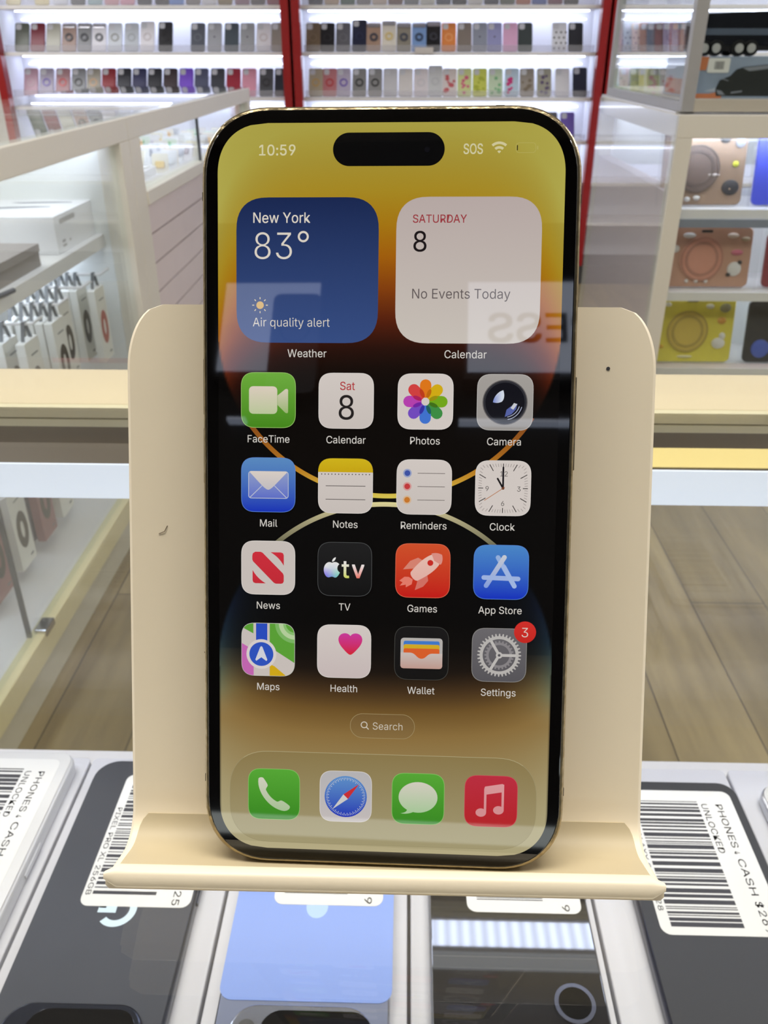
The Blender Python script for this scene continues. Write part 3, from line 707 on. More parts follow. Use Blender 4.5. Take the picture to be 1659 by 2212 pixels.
def g_news(g, cx, cy, s):
    R1, R2 = (200, 44, 58), (190, 40, 52)
    g.poly(P([(-.295, .22), (-.285, .265), (-.24, .295), (-.14, .295), (-.105, .28), (.275, -.10), (.29, -.14), (.29, -.245), (.275, -.28), (.24, -.292), (.14, -.292), (.105, -.275), (-.28, .115), (-.295, .15)], cx, cy, s), (R1, R2), 4)
    g.poly(P([(.045, .29), (.235, .29), (.275, .275), (.29, .235), (.29, .045)]+bez((.29, .045), (.22, .16), (.16, .22), (.045, .29), 8)[1:-1], cx, cy, s), (R1, R2), 4)
    g.poly(P([(-.045, -.29), (-.235, -.29), (-.275, -.275), (-.29, -.235), (-.29, -.045)]+bez((-.29, -.045), (-.22, -.16), (-.16, -.22), (-.045, -.29), 8)[1:-1], cx, cy, s), (R1, R2), 4)
def g_tv(g, cx, cy, s):
    def ac(x, y):
        u, v = (x-cx)/s, (y-cy)/s; top = np.array((226, 224, 222)); lo = np.array((120, 100, 226))*(1-min(1, max(0, (u+.38)/.3)))+np.array((112, 210, 176))*min(1, max(0, (u+.38)/.3))
        t = min(1, max(0, (.06-v)/.2)); return lin(top*(1-t)+lo*t)
    ap = bez((-.235, .115), (-.26, .13), (-.3, .135), (-.325, .115), 6)+bez((-.325, .115), (-.41, .06), (-.40, -.09), (-.33, -.145), 10)[1:]+bez((-.33, -.145), (-.29, -.17), (-.27, -.14), (-.235, -.14), 6)[1:]
    ap += bez((-.235, -.14), (-.2, -.14), (-.19, -.17), (-.15, -.15), 6)[1:]+bez((-.15, -.15), (-.125, -.13), (-.105, -.1), (-.09, -.06), 6)[1:]+bez((-.09, -.06), (-.15, -.03), (-.15, .06), (-.1, .09), 8)[1:]
    ap += bez((-.1, .09), (-.14, .14), (-.19, .14), (-.235, .115), 8)[1:-1]
    c0 = (-.235, 0.0)
    for a, b in zip(ap, ap[1:]+ap[:1]): g.poly(P([c0, a, b], cx, cy, s), ac, 4)
    g.poly(P(bez((-.235, .135), (-.235, .18), (-.2, .215), (-.165, .22), 6)+bez((-.165, .22), (-.165, .18), (-.19, .14), (-.235, .135), 6)[1:-1], cx, cy, s), (226, 224, 222), 4)
    g.text('t', 4.9, cx-.055*s, cy-.155*s, ((226, 222, 220), (200, 206, 96)), 4, offset=0.022, sx=0.98); g.text('v', 4.9, cx+.125*s, cy-.155*s, ((226, 220, 218), (226, 116, 100)), 4, offset=0.022, sx=0.98)
def g_games(g, cx, cy, s):
    def pt(u, v): a = math.radians(52); return (u*math.sin(a)+v*-math.cos(a), u*math.cos(a)+v*math.sin(a))  # u along the rocket
    Q = lambda L: P([pt(u, v) for u, v in L], cx+.02*s, cy+.02*s, s)
    fin = (214, 140, 126)
    g.poly(Q([(.1, .12), (.05, .24), (-.1, .28), (-.3, .235), (-.12, .12)]), (210, 128, 110), 4); g.poly(Q([(.0, -.1), (-.06, -.21), (-.2, -.24), (-.36, -.2), (-.2, -.08)]), (206, 110, 98), 4)
    body = bez((.43, .02), (.36, .16), (.12, .2), (-.22, .11), 12)+bez((-.22, .11), (-.27, .08), (-.27, -.06), (-.22, -.09), 5)[1:]+bez((-.22, -.09), (.12, -.16), (.34, -.12), (.43, .02), 12)[1:-1]
    g.poly(Q(body), ((226, 188, 174), (222, 170, 160)), 4.4)
    g.poly(Q(bez((.43, .02), (.4, .09), (.35, .13), (.29, .155), 6)+[(.25, .02), (.3, -.11)]+bez((.33, -.1), (.38, -.07), (.41, -.03), (.43, .02), 5)[:-1]), (214, 140, 128), 4.8)
    x, y = pt(.17, .03); g.disc(.054*s, (196, 40, 34), 5.2, cx+(.02+x)*s, cy+(.02+y)*s, 20)
    g.poly(Q([(-.3, .06), (-.27, -.02), (-.34, -.08), (-.46, -.06), (-.43, -.02), (-.53, .03), (-.45, .05), (-.48, .11), (-.36, .11)]), (224, 120, 104), 4)
def g_store(g, cx, cy, s):
    g.line(cx-.06*s, cy+.27*s, cx+.245*s, cy-.25*s, .085*s, (146, 172, 216), 4, True)
    g.line(cx+.055*s, cy+.275*s, cx-.265*s, cy-.25*s, .085*s, ((196, 200, 208), (128, 154, 216)), 4.4, True)
    g.line(cx-.31*s, cy-.1*s, cx+.31*s, cy-.115*s, .085*s, (156, 176, 220), 4.8, True)
    g.line(cx+.05*s, cy+.1*s, cx+.245*s, cy-.25*s, .085*s, (158, 180, 222), 5, True)
def g_maps(g, cx, cy, s):
    cl = rr(s*.985, s*.985, s*.262, 9, 2.6, cx, cy)
    def clip(poly):
        out = poly
        for i in range(len(cl)):
            a, b = cl[i], cl[(i+1) % len(cl)]; inp = out; out = []
            if math.hypot(b[0]-a[0], b[1]-a[1]) < 1e-6: out = inp; continue
            side = lambda p: (b[0]-a[0])*(p[1]-a[1])-(b[1]-a[1])*(p[0]-a[0])
            for j in range(len(inp)):
                p, q_ = inp[j], inp[(j+1) % len(inp)]; sp, sq = side(p), side(q_)
                if sp >= 0: out.append(p)
                if (sp >= 0) != (sq >= 0): t = sp/(sp-sq); out.append((p[0]+t*(q_[0]-p[0]), p[1]+t*(q_[1]-p[1])))
            if not out: return out
        return out
    def R(pts, col, k):
        c = clip(P(pts, cx, cy, s));
        if len(c) > 2: g.poly(c, col, k)
    GR = (88, 156, 52)
    R([(-.5, .5), (-.275, .5), (-.275, .30), (-.5, .42)], GR, 4); R([(.03, .5), (.5, .5), (.5, -.245), (.03, .05)], GR, 4)
    for r0, r1_, c in ((.3, .37, (120, 176, 96)), (.22, .3, (176, 202, 152)), (.17, .22, (132, 184, 108))):
        for k in range(14):
            a, b = math.radians(175+k*8), math.radians(175+(k+1)*8)
            R([(.5+r0*math.cos(a), .5+r0*math.sin(a)), (.5+r1_*math.cos(a), .5+r1_*math.sin(a)), (.5+r1_*math.cos(b), .5+r1_*math.sin(b)), (.5+r0*math.cos(b), .5+r0*math.sin(b))], c, 4.4)
    R([(-.225, .5), (-.015, .5), (-.015, .1), (-.225, .1)], (40, 74, 184), 4)
    R([(-.5, .12), (-.38, .05), (-.27, -.1), (-.27, -.5), (-.5, -.5)], (190, 100, 172), 4); R([(.03, -.27), (.3, -.5), (.03, -.5)], (204, 164, 22), 4); R([(.03, -.27), (.12, -.31), (.35, -.5), (.03, -.5)], (204, 164, 22), 4.1)
    g.disc(.28*s, (210, 202, 198), 5, cx-.125*s, cy-.085*s, 36); g.disc(.225*s, (44, 80, 184), 5.5, cx-.125*s, cy-.085*s, 36)
    g.poly(P([(-.125, .065), (-.105, .05), (-.012, -.19), (-.03, -.215), (-.125, -.145), (-.22, -.215), (-.238, -.19), (-.145, .05)], cx, cy, s), (204, 204, 212), 6)
def heart(cx, cy, w_, h_):
    L = bez((0, .36), (.08, .5), (.26, .52), (.38, .43), 8)+bez((.38, .43), (.56, .28), (.5, .02), (.30, -.22), 8)[1:]+bez((.30, -.22), (.2, -.34), (.08, -.5), (0, -.5), 6)[1:]
    return [(cx+x*w_, cy+y*h_) for x, y in L]+[(cx-x*w_, cy+y*h_) for x, y in L[::-1][1:-1]]
def g_health(g, cx, cy, s): g.poly(heart(cx+.115*s, cy+.145*s, .455*s, .41*s), ((196, 56, 150), (206, 34, 40)), 4)
def g_wallet(g, cx, cy, s):
    g.rr(.77*s, .57*s, .07*s, (176, 172, 168), 4, cx, cy, 2.3)
    for y, c in ((.19, (62, 118, 196)), (.125, (206, 166, 34)), (.05, (212, 92, 40))): g.rr(.66*s, .2*s, .035*s, c, 4.4+(.19-y)*6, cx, cy+(y-.06)*s, 2)
    pk = [(-.385, .01)]+bez((-.20, .01), (-.1, .0), (-.09, -.1), (0, -.1), 8)+bez((0, -.1), (.09, -.1), (.1, 0), (.2, -.0), 8)[1:]+[(.385, .0), (.385, -.24), (.365, -.275), (.33, -.285), (-.33, -.285), (-.365, -.275), (-.385, -.24)]
    g.poly(P(pk, cx, cy, s), ((196, 184, 178), (188, 150, 138)), 6)
def gear(g, cx, cy, r0, r1_, r2_, nt, col, k):
    g.annulus(r0, r1_, col, k, cx, cy, 48)
    for i in range(nt):
        a = 2*math.pi*i/nt; da = math.pi/nt
        g.poly([(cx+r*math.cos(a+t*da), cy+r*math.sin(a+t*da)) for r, t in ((r1_*.985, -.62), (r2_, -.3), (r2_, .3), (r1_*.985, .62))], col, k)
def g_settings(g, cx, cy, s):
    gear(g, cx, cy, .19*s, .235*s, .27*s, 24, (132, 128, 130), 4)
    gear(g, cx, cy, .30*s, .355*s, .40*s, 36, (180, 176, 172), 5)
    for a in (0, 120, 240):
        a = math.radians(a); g.line(cx+.03*s*math.cos(a), cy+.03*s*math.sin(a), cx+.31*s*math.cos(a), cy+.31*s*math.sin(a), .052*s, (186, 182, 178), 5.4)
    g.disc(.06*s, (186, 182, 178), 5.8, cx, cy, 20); g.disc(.025*s, (84, 82, 86), 6.2, cx, cy, 16)
def g_phone(g, cx, cy, s):
    o = bez((-.30, .30), (-.29, .33), (-.22, .34), (-.2, .31), 5)+bez((-.2, .31), (-.15, .24), (-.12, .19), (-.12, .17), 4)[1:]+bez((-.12, .17), (-.13, .13), (-.16, .12), (-.155, .08), 4)[1:]
    o += bez((-.155, .08), (-.1, -.03), (-.03, -.1), (.06, -.145), 8)[1:]+bez((.06, -.145), (.1, -.15), (.11, -.11), (.15, -.12), 4)[1:]+bez((.15, -.12), (.2, -.14), (.27, -.19), (.3, -.22), 4)[1:]
    o += bez((.3, -.22), (.33, -.25), (.29, -.32), (.2, -.325), 5)[1:]+bez((.2, -.325), (-.06, -.31), (-.34, .02), (-.30, .30), 14)[1:-1]
    g.poly(P(o, cx, cy, s), ((206, 204, 186), (164, 190, 146)), 4)
def g_compass(g, cx, cy, s):
    g.disc(.405*s, ((92, 140, 196), (26, 44, 176)), 4, cx, cy, 40)
    for k in range(72):
        a = 2*math.pi*k/72; L = .055 if k % 2 else .032; g.line(cx+.375*s*math.cos(a), cy+.375*s*math.sin(a), cx+(.375-L)*s*math.cos(a), cy+(.375-L)*s*math.sin(a), .009*s, (196, 200, 206), 4.5)
    a = math.radians(45); u = (math.cos(a), math.sin(a)); n = (-u[1], u[0])
    g.poly(P([(u[0]*.36, u[1]*.36), (n[0]*.062, n[1]*.062), (-n[0]*.062, -n[1]*.062)], cx, cy, s), (196, 44, 50), 5); g.poly(P([(-u[0]*.36, -u[1]*.36), (n[0]*.062, n[1]*.062), (-n[0]*.062, -n[1]*.062)], cx, cy, s), (200, 198, 196), 5)
def g_msg(g, cx, cy, s):
    g.disc(.37*s, ((208, 202, 188), (164, 196, 150)), 4, cx, cy+.03*s, 40, .3*s)
    g.poly(P(bez((-.2, -.18), (-.2, -.25), (-.24, -.28), (-.33, -.29), 6)+bez((-.33, -.29), (-.25, -.31), (-.12, -.29), (-.06, -.24), 6), cx, cy, s), (164, 196, 150), 4)
def g_music(g, cx, cy, s):
    c = ((214, 150, 152), (208, 140, 142))
    g.poly(P([(-.13, .24), (-.115, .285), (.21, .345), (.245, .33), (.245, .19), (-.085, .13), (-.085, -.22), (-.13, -.22)], cx, cy, s), c, 4)
    g.poly(P([(.20, .2), (.245, .2), (.245, -.165), (.20, -.165)], cx, cy, s), c, 4)
    for x, y in ((-.185, -.225), (.145, -.17)): g.disc(.1*s, (208, 140, 142), 4, cx+x*s, cy+y*s, 24, .082*s)

RIMW = (214, 208, 202)
icon('app_icon', 'FaceTime', XS[0], YS[0], ((106, 168, 58), (66, 132, 24)), g_video, rim=(150, 192, 104))['label'] = 'green video call icon'
icon('app_icon', 'Calendar', XS[1], YS[0], (WHT, WHT2), g_cal, rim=RIMW)['label'] = 'white date icon'
icon('app_icon', 'Photos', XS[2], YS[0], (WHT, WHT), g_photos, rim=RIMW)['label'] = 'white icon with a colour petal flower'
icon('app_icon', 'Camera', XS[3], YS[0], ((160, 155, 150), (150, 146, 142)), g_camera, rim=(186, 182, 178))['label'] = 'grey icon with a dark lens'
icon('app_icon', 'Mail', XS[0], YS[1], ((88, 136, 188), (18, 46, 178)), g_mail, rim=(90, 128, 196))['label'] = 'blue envelope icon'
icon('app_icon', 'Notes', XS[1], YS[1], (WHT, WHT2), g_notes, rim=RIMW)['label'] = 'white lined note icon with yellow top'
icon('app_icon', 'Reminders', XS[2], YS[1], (WHT, WHT2), g_rem, rim=RIMW)['label'] = 'white list icon with three coloured dots'
icon('app_icon', 'Clock', XS[3], YS[1], (WHT, WHT), g_clock, rim=RIMW)['label'] = 'white clock face icon'
icon('app_icon', 'News', XS[0], YS[2], (WHT2, WHT2), g_news, rim=RIMW)['label'] = 'white icon with red slanted stripes'
icon('app_icon', 'TV', XS[1], YS[2], ((28, 28, 29), (12, 12, 13)), g_tv, rim=(74, 76, 76))['label'] = 'black icon with a rainbow tinted logo'
icon('app_icon', 'Games', XS[2], YS[2], ((204, 78, 40), (190, 22, 20)), g_games, rim=(216, 104, 76))['label'] = 'red rocket icon'
icon('app_icon', 'App Store', XS[3], YS[2], ((72, 132, 196), (16, 44, 184)), g_store, rim=(84, 128, 202))['label'] = 'blue icon with crossed bars'
icon('app_icon', 'Maps', XS[0], YS[3], (WHT2, WHT2), g_maps, rim=(190, 190, 180))['label'] = 'map icon with a blue arrow disc'
icon('app_icon', 'Health', XS[1], YS[3], (WHT, (194, 180, 178)), g_health, rim=RIMW)['label'] = 'white icon with a pink heart'
icon('app_icon', 'Wallet', XS[2], YS[3], ((22, 21, 22), (16, 15, 14)), g_wallet, rim=(66, 66, 62))['label'] = 'black icon with a card wallet'
so = icon('app_icon', 'Settings', XS[3], YS[3], ((104, 101, 104), (84, 82, 86)), g_settings, rim=(140, 138, 134)); so['label'] = 'grey gear icon'
d = Draw(); d.disc(2.12, ((206, 46, 40), (192, 36, 30)), 7, 27.3, -25.3, 32); d.text('3', 2.65, 27.3, -26.28, (214, 196, 186), 8, 'CENTER'); d.build('badge', so)
d = Draw(); d.rr(12.8, 4.95, 2.47, ((112, 86, 48), (132, 106, 62)), 1, -0.15, -44.8, 2, 12); d.outline(12.8, 4.95, 2.47, 0.09, (158, 140, 100), 2, -0.15, -44.8, 2, 12)
sp = d.build('search_pill', hp); d = Draw(); d.text('Search', 2.05, -2.15, -45.5, (202, 194, 178), 3, sx=0.94)
d.annulus(.5, .68, (202, 194, 178), 3, -3.75, -44.6, 20); d.line(-3.3, -45.05, -2.85, -45.5, .2, (202, 194, 178), 3); d.build('search_lettering', sp)
DOCKY = -59.32
d = Draw(); d.rr(61.0, 18.7, 8.2, ((136, 118, 74), (160, 150, 112)), 1, -0.1, -59.85, 2.4, 12)
d.outline(61.0, 18.7, 8.2, 0.09, (lambda x, y: (176, 166, 128) if y > -52 else (150, 140, 104)), 1.5, -0.1, -59.85, 2.4, 12); dk = d.build('dock', hp)
SD = 10.42
icon('app_icon', None, -21.67, DOCKY, ((84, 164, 52), (52, 132, 26)), g_phone, SD, rim=(132, 190, 100))['label'] = 'green handset icon'
icon('app_icon', None, -7.28, DOCKY, ((178, 176, 178), (192, 184, 182)), g_compass, SD, rim=RIMW)['label'] = 'white icon with a blue compass'
icon('app_icon', None, 7.10, DOCKY, ((84, 164, 52), (52, 134, 28)), g_msg, SD, rim=(132, 190, 100))['label'] = 'green speech bubble icon'
icon('app_icon', None, 21.47, DOCKY, ((184, 44, 62), (178, 30, 34)), g_music, SD, rim=(196, 72, 84))['label'] = 'red music note icon'

# ================================================================== white glass cases along the left
SLAT = mat('mauve_slat_board', (224, 212, 211), 0.55, var=0.03, scale=12)
GROOVE = mat('slat_groove', (112, 104, 108), 0.7)
INNER = mat('white_case_lining', (234, 236, 234), 0.5, var=0.01, scale=8)
PLINTH = mat('grey_green_plinth', (196, 192, 168), 0.55)
BASEY = mat('pale_yellow_rail', (214, 206, 160), 0.45)
DKGREY = mat('dark_grey_edge', (74, 78, 82), 0.4)
def bx(name, x0, x1, y0, y1, z0, z1, m, par, bevel=0.0):
    lx, ly = par.location.x, par.location.y
    return MB().box(x0-lx, x1-lx, y0-ly, y1-ly, z0-par.location.z, z1-par.location.z).build(name, m, par, bevel=bevel)
XL0, XL1 = -1.35, -0.70
c1 = thing('display_case', 'cream framed glass case on the left holding white boxes and hanging watch strap packs', 'display case', (-1.0, 1.6, 0))
for y0, y1 in ((0.90, 0.97), (2.21, 2.285)):
    for x0, x1 in ((XL0, XL0+0.06), (XL1-0.06, XL1)): bx('corner_post', x0, x1, y0, y1, 0.0, 0.94, WHITEP, c1, 0.002)
bx('top_rail', XL1-0.055, XL1, 0.90, 2.285, 0.940, 0.992, WHITEP, c1, 0.002); bx('top_rail', XL0, XL0+0.055, 0.90, 2.285, 0.940, 0.992, WHITEP, c1, 0.002)
bx('cross_rail', XL0+0.055, XL1-0.055, 2.235, 2.285, 0.940, 0.992, WHITEP, c1, 0.002); bx('cross_rail', XL0+0.055, XL1-0.055, 0.90, 0.95, 0.940, 0.992, WHITEP, c1, 0.002)
bx('top_pane', XL0+0.01, XL1-0.01, 0.91, 2.275, 0.9922, 0.998, CASEGL, c1)
bx('side_pane', XL1-0.02, XL1-0.015, 0.97, 2.21, 0.135, 0.94, CASEGL, c1)
bx('pane_edge', XL1-0.030, XL1-0.021, 1.300, 1.306, 0.135, 0.60, DKGREY, c1)
bx('back_panel', XL0, XL0+0.015, 0.97, 2.21, 0.13, 0.94, INNER, c1); bx('end_panel', XL0+0.06, XL1-0.06, 2.225, 2.24, 0.13, 0.94, INNER, c1)
bx('deck', XL0+0.06, XL1-0.03, 0.97, 2.225, 0.10, 0.13, SHELFW, c1)
bx('base_rail', XL1-0.03, XL1, 0.97, 2.21, 0.080, 0.134, BASEY, c1, 0.002); bx('plinth', XL0+0.02, XL1-0.012, 0.97, 2.21, 0.0, 0.080, PLINTH, c1)
bx('lock_clip', XL1-0.021, XL1+0.004, 1.315, 1.36, 0.127, 0.142, CHROME, c1, 0.002)
sh = bx('shelf', XL0+0.015, -0.78, 0.97, 2.225, 0.692, 0.724, SHELFW, c1, 0.001)
bx('led_strip', -0.93, -0.90, 0.98, 2.22, 0.686, 0.692, LED, c1)
bx('led_strip', XL1-0.061, XL1-0.055, 0.98, 2.22, 0.948, 0.978, LED, c1)

t = thing('white_box', 'large white product box with grey pens printed on its lid', 'box', (-1.0, 2.12, 0.7245))
MB().slab(0.40, 0.304, 0.002, 0.0, 0.083, 0.0008).build('carton', WHITE, t)
GP = mat('grey_pen_print', (120, 122, 132), 0.5); q = MB()
q.prism([(0.02, 0.052), (0.12, 0.07), (0.165, 0.068), (0.17, 0.060), (0.13, 0.052), (0.05, 0.040)], 0.083, 0.0832)
q.prism([(-0.03, -0.03), (0.10, 0.0), (0.14, -0.002), (0.14, -0.012), (0.11, -0.02), (-0.02, -0.05)], 0.083, 0.0832); q.build('lid_print', GP, t)
q = MB(); q.T = Matrix.Translation((0.2001, 0, 0)) @ Matrix(((0, 0, 1, 0), (1, 0, 0, 0), (0, 1, 0, 0), (0, 0, 0, 1)))
q.slab(0.10, 0.011, 0.004, 0, 0.0002, cx=-0.07, cy=0.068); q.slab(0.02, 0.006, 0.002, 0, 0.0002, cx=-0.11, cy=0.024); q.slab(0.024, 0.005, 0.002, 0, 0.0002, cx=-0.108, cy=0.014); q.slab(0.01, 0.005, 0.002, 0, 0.0002, cx=-0.07, cy=0.02)
q.build('end_print', mat('grey_print_ink', (170, 168, 164), 0.6), t)
t = thing('grey_box', 'flat taupe grey box in front of the white box on the left shelf', 'box', (-1.0, 1.69, 0.7245))
MB().slab(0.40, 0.34, 0.002, 0.0, 0.045, 0.0008).build('carton', mat('taupe_card', (152, 144, 138), 0.6), t)
MB().slab(0.404, 0.344, 0.002, 0.030, 0.047, 0.0008).build('lid', mat('taupe_card_lid', (158, 150, 144), 0.6), t)
o = MB().tube([(-0.83, 1.40, 0.7300), (-0.79, 1.50, 0.7290), (-0.772, 1.60, 0.7275), (-0.768, 1.635, 0.7268)], 0.005, 10).build('grey_stylus', mat('slate_plastic', (96, 98, 108), 0.35)); tag(o, 'slate grey stylus lying at the edge of the left shelf', 'stylus')

# hooks and hanging packs
def hook(x0, x1, y, z, label):
    o = MB().tube([(x0, y, z), (x1, y, z), (x1+0.024, y, z+0.016)], 0.0032, 8).build('display_hook', SHELFW); tag(o, label, 'hook'); return o
PCK = mat('white_pack_card', (232, 231, 224), 0.5, var=0.01); STRAPG = mat('grey_strap', (108, 110, 112), 0.6); BANDB = mat('dark_band_print', (58, 54, 46), 0.5); BANDR = mat('red_band_print', (170, 84, 76), 0.5)
def pack(label, x, y, ztop, group, band=None, face=None):
    """white hanging box, wide side towards the aisle (+x), grey strap looped over the hook above it"""
    w_, h_, th = 0.072, 0.185, 0.0185
    t = thing('strap_pack', label, 'hanging pack', (x, y, ztop-h_), group)
    Tm = Matrix(((0, 0, 1, 0), (1, 0, 0, 0), (0, 1, 0, 0), (0, 0, 0, 1)))      # local x -> y, y -> z, z -> x
    q = MB(); q.T = Tm; q.slab(w_, h_, 0.003, -th, 0, 0.0008, cy=h_/2); q.build('carton', face or PCK, t)
    q = MB(); zc = h_+0.0355
    for s_, e_ in ((-1, 0.020), (1, 0.020)):
        q.loft([[(-th/2-0.004, s_*0.004, zc), (-th/2+0.004, s_*0.004, zc), (-th/2+0.004, s_*0.004+0.0015, zc), (-th/2-0.004, s_*0.004+0.0015, zc)],
                [(-th/2-0.004, s_*e_, h_), (-th/2+0.004, s_*e_, h_), (-th/2+0.004, s_*e_+0.0015, h_), (-th/2-0.004, s_*e_+0.0015, h_)]])
    q.box(-th/2-0.004, -th/2+0.004, -0.004, 0.0055, zc-0.0001, zc+0.0015); q.build('strap_loop', STRAPG, t)
    if band is not None:
        q = MB(); q.T = Tm @ Matrix.Translation((0, 0.085, 0)); n = 28
        a, b = circ(1, n), circ(1, n)
        q.loft([[(x*0.024, y_*0.043, 0.0002) for x, y_ in a], [(x*0.024, y_*0.043, 0.0008) for x, y_ in a], [(x*0.008, y_*0.020, 0.0008) for x, y_ in a], [(x*0.008, y_*0.020, 0.0002) for x, y_ in a]], False, False)
        q.build('band_picture', band, t)
        q = MB(); q.T = Tm; q.slab(0.034, 0.003, 0.001, 0, 0.0003, cy=0.155, cx=0.004); q.slab(0.016, 0.005, 0.002, 0, 0.0003, cy=0.016, cx=0.018); q.build('print', STRAPG, t)
    return t
HZ = 0.645
ys = [1.685, 1.835, 1.985, 2.12]; nm4 = ['nearest', 'second', 'third', 'farthest']
for i, y in enumerate(ys):
    hook(-1.335, -0.768, y, HZ, f'{nm4[i]} white hook under the shelf, hung with white strap packs')
    xs = [(-0.803, -0.848, -0.869, -0.890, -0.911), (-0.803, -0.824, -0.845, -0.868, -0.893), (-0.845, -0.868, -0.890, -0.913, -0.935), (-0.803, -0.848, -0.868, -0.888, -0.908)][i]
    for k, x in enumerate(xs):
        lab = f'white strap pack with a {"red" if i == 3 else "dark"} band picture, front of the {nm4[i]} upper hook' if k == 0 else f'white strap pack, {ORD[k]} back on the {nm4[i]} upper hook'
        pack(lab, x+0.026, y, HZ-0.033, 'hanging strap packs under the shelf', (BANDR if i == 3 else BANDB) if k == 0 else BANDB)
lowf = [mat('maroon_card', (150, 104, 104), 0.5), mat('navy_card', (92, 88, 108), 0.5), PCK, mat('dusty_card', (190, 178, 176), 0.5)]
for i, y in enumerate([1.40, 1.52, 1.645, 1.755]):
    hook(-1.335, -0.768, y, 0.385, f'{nm4[i]} hook of the lower row in the left case')
    for k, x in enumerate((-0.803, -0.828, -0.853, -0.878)):
        pack(f'strap pack, {ORD[k]} from the tip of the {nm4[i]} lower hook', x, y, 0.352, 'strap packs on the lower hooks', BANDB if k == 0 else None, lowf[(i*2+k) % 4])

# ---------------- second case behind it
c2 = thing('display_case', 'long cream glass case behind the first, slatted below and full of small packets', 'display case', (-1.0, 3.2, 0))
Y0, Y1 = 2.287, 4.13
for y0, y1 in ((Y0, Y0+0.095), (Y1-0.06, Y1)):
    for x0, x1 in ((XL0, XL0+0.06), (XL1-0.06, XL1)): bx('corner_post', x0, x1, y0, y1, 0.0, 0.94, WHITEP, c2, 0.002)
bx('top_rail', XL1-0.055, XL1, Y0, Y1, 0.940, 0.992, WHITEP, c2, 0.002); bx('top_rail', XL0, XL0+0.055, Y0, Y1, 0.940, 0.992, WHITEP, c2, 0.002)
bx('cross_rail', XL0+0.055, XL1-0.055, Y0, Y0+0.055, 0.940, 0.992, WHITEP, c2, 0.002); bx('cross_rail', XL0+0.055, XL1-0.055, Y1-0.055, Y1, 0.940, 0.992, WHITEP, c2, 0.002)
bx('top_pane', XL0+0.01, XL1-0.01, Y0+0.01, Y1-0.01, 0.9922, 0.998, CASEGL, c2)
bx('side_pane', XL1-0.02, XL1-0.015, Y0+0.095, Y1-0.06, 0.806, 0.94, CASEGL, c2)
bx('pane_joint', XL1-0.014, XL1-0.006, 3.090, 3.103, 0.806, 0.94, DKGREY, c2)
bx('ledge', XL1-0.055, XL1+0.004, Y0+0.095, Y1-0.06, 0.770, 0.806, WHITEP, c2, 0.002)
bx('shelf', XL0+0.015, XL1-0.055, Y0+0.06, Y1-0.06, 0.770, 0.790, SHELFW, c2)
bx('back_panel', XL0, XL0+0.015, Y0+0.06, Y1-0.06, 0.10, 0.94, INNER, c2)
z = 0.768; k = 0
while z > 0.10:
    z0 = max(0.10, z-0.0745); bx('slat', XL1-0.016, XL1-0.006, Y0+0.095, Y1-0.06, z0, z, SLAT, c2); z = z0-0.005
bx('slat_backing', XL1-0.024, XL1-0.016, Y0+0.095, Y1-0.06, 0.09, 0.769, GROOVE, c2); bx('plinth', XL0+0.02, XL1-0.02, Y0+0.06, Y1-0.06, 0.0, 0.09, PLINTH, c2)
bx('led_strip', XL1-0.059, XL1-0.055, Y0+0.10, Y1-0.06, 0.948, 0.978, LED, c2)
bx('tray', -1.30, -0.80, 2.46, 2.86, 0.790, 0.815, SHELFW, c2)
pk_cols = [('yellow', (226, 190, 70)), ('green', (96, 176, 110)), ('grey', (176, 180, 190)), ('clear', (226, 230, 234)), ('lilac', (196, 190, 214)), ('brown', (150, 124, 116)), ('amber', (220, 170, 80)), ('slate', (120, 124, 136))]
rnd = random.Random(21); n = 0
for r_ in range(5):
    for k in range(13):
        nm, colr = pk_cols[(r_*5+k*3+(k//3)) % 8]; y = 2.90+k*0.085+rnd.uniform(-.012, .012); x = -0.80-r_*0.105+rnd.uniform(-.012, .012)
        t = thing('small_packet', f'small {nm} packet, {ORD[k]} along {("front", "second", "third", "fourth", "back")[r_]} row behind the glass above the slats', 'packet', (x, y, 0.7905), 'small packets in the slatted case')
        q = MB(); q.T = Matrix.Rotation(rnd.uniform(-.5, .5), 4, 'Z') @ Matrix.Rotation(math.radians(66), 4, 'X') @ Matrix.Rotation(0.0, 4, 'Y')
        q.slab(0.052, 0.060, 0.004, 0.0, 0.004, 0.001, cy=0.030); q.build('backing_card', mat('packet_card_'+nm, tuple(min(255, int(v*0.18+192)) for v in colr), 0.5), t)
        q2 = MB(); q2.T = q.T; q2.slab(0.030, 0.022, 0.006, 0.004, 0.012, 0.003, cx=rnd.uniform(-.012, .012), cy=rnd.uniform(.018, .042)); q2.build('contents', mat('packet_fill_'+nm, colr, 0.3), t)
for k in range(5):
    nm, colr = pk_cols[(2, 3, 4, 5, 7)[k]]
    t = thing('small_packet', f'flat {nm} packet lying on the white tray, {ORD[k]} from the near post', 'packet', (-0.86, 2.50+k*0.075, 0.8155), 'packets on the white tray')
    MB().slab(0.10, 0.05, 0.004, 0, 0.004, 0.001).build('backing_card', PCK, t); MB().slab(0.06, 0.026, 0.006, 0.004, 0.012, 0.003).build('contents', mat('packet_fill_'+nm, colr, 0.3), t)

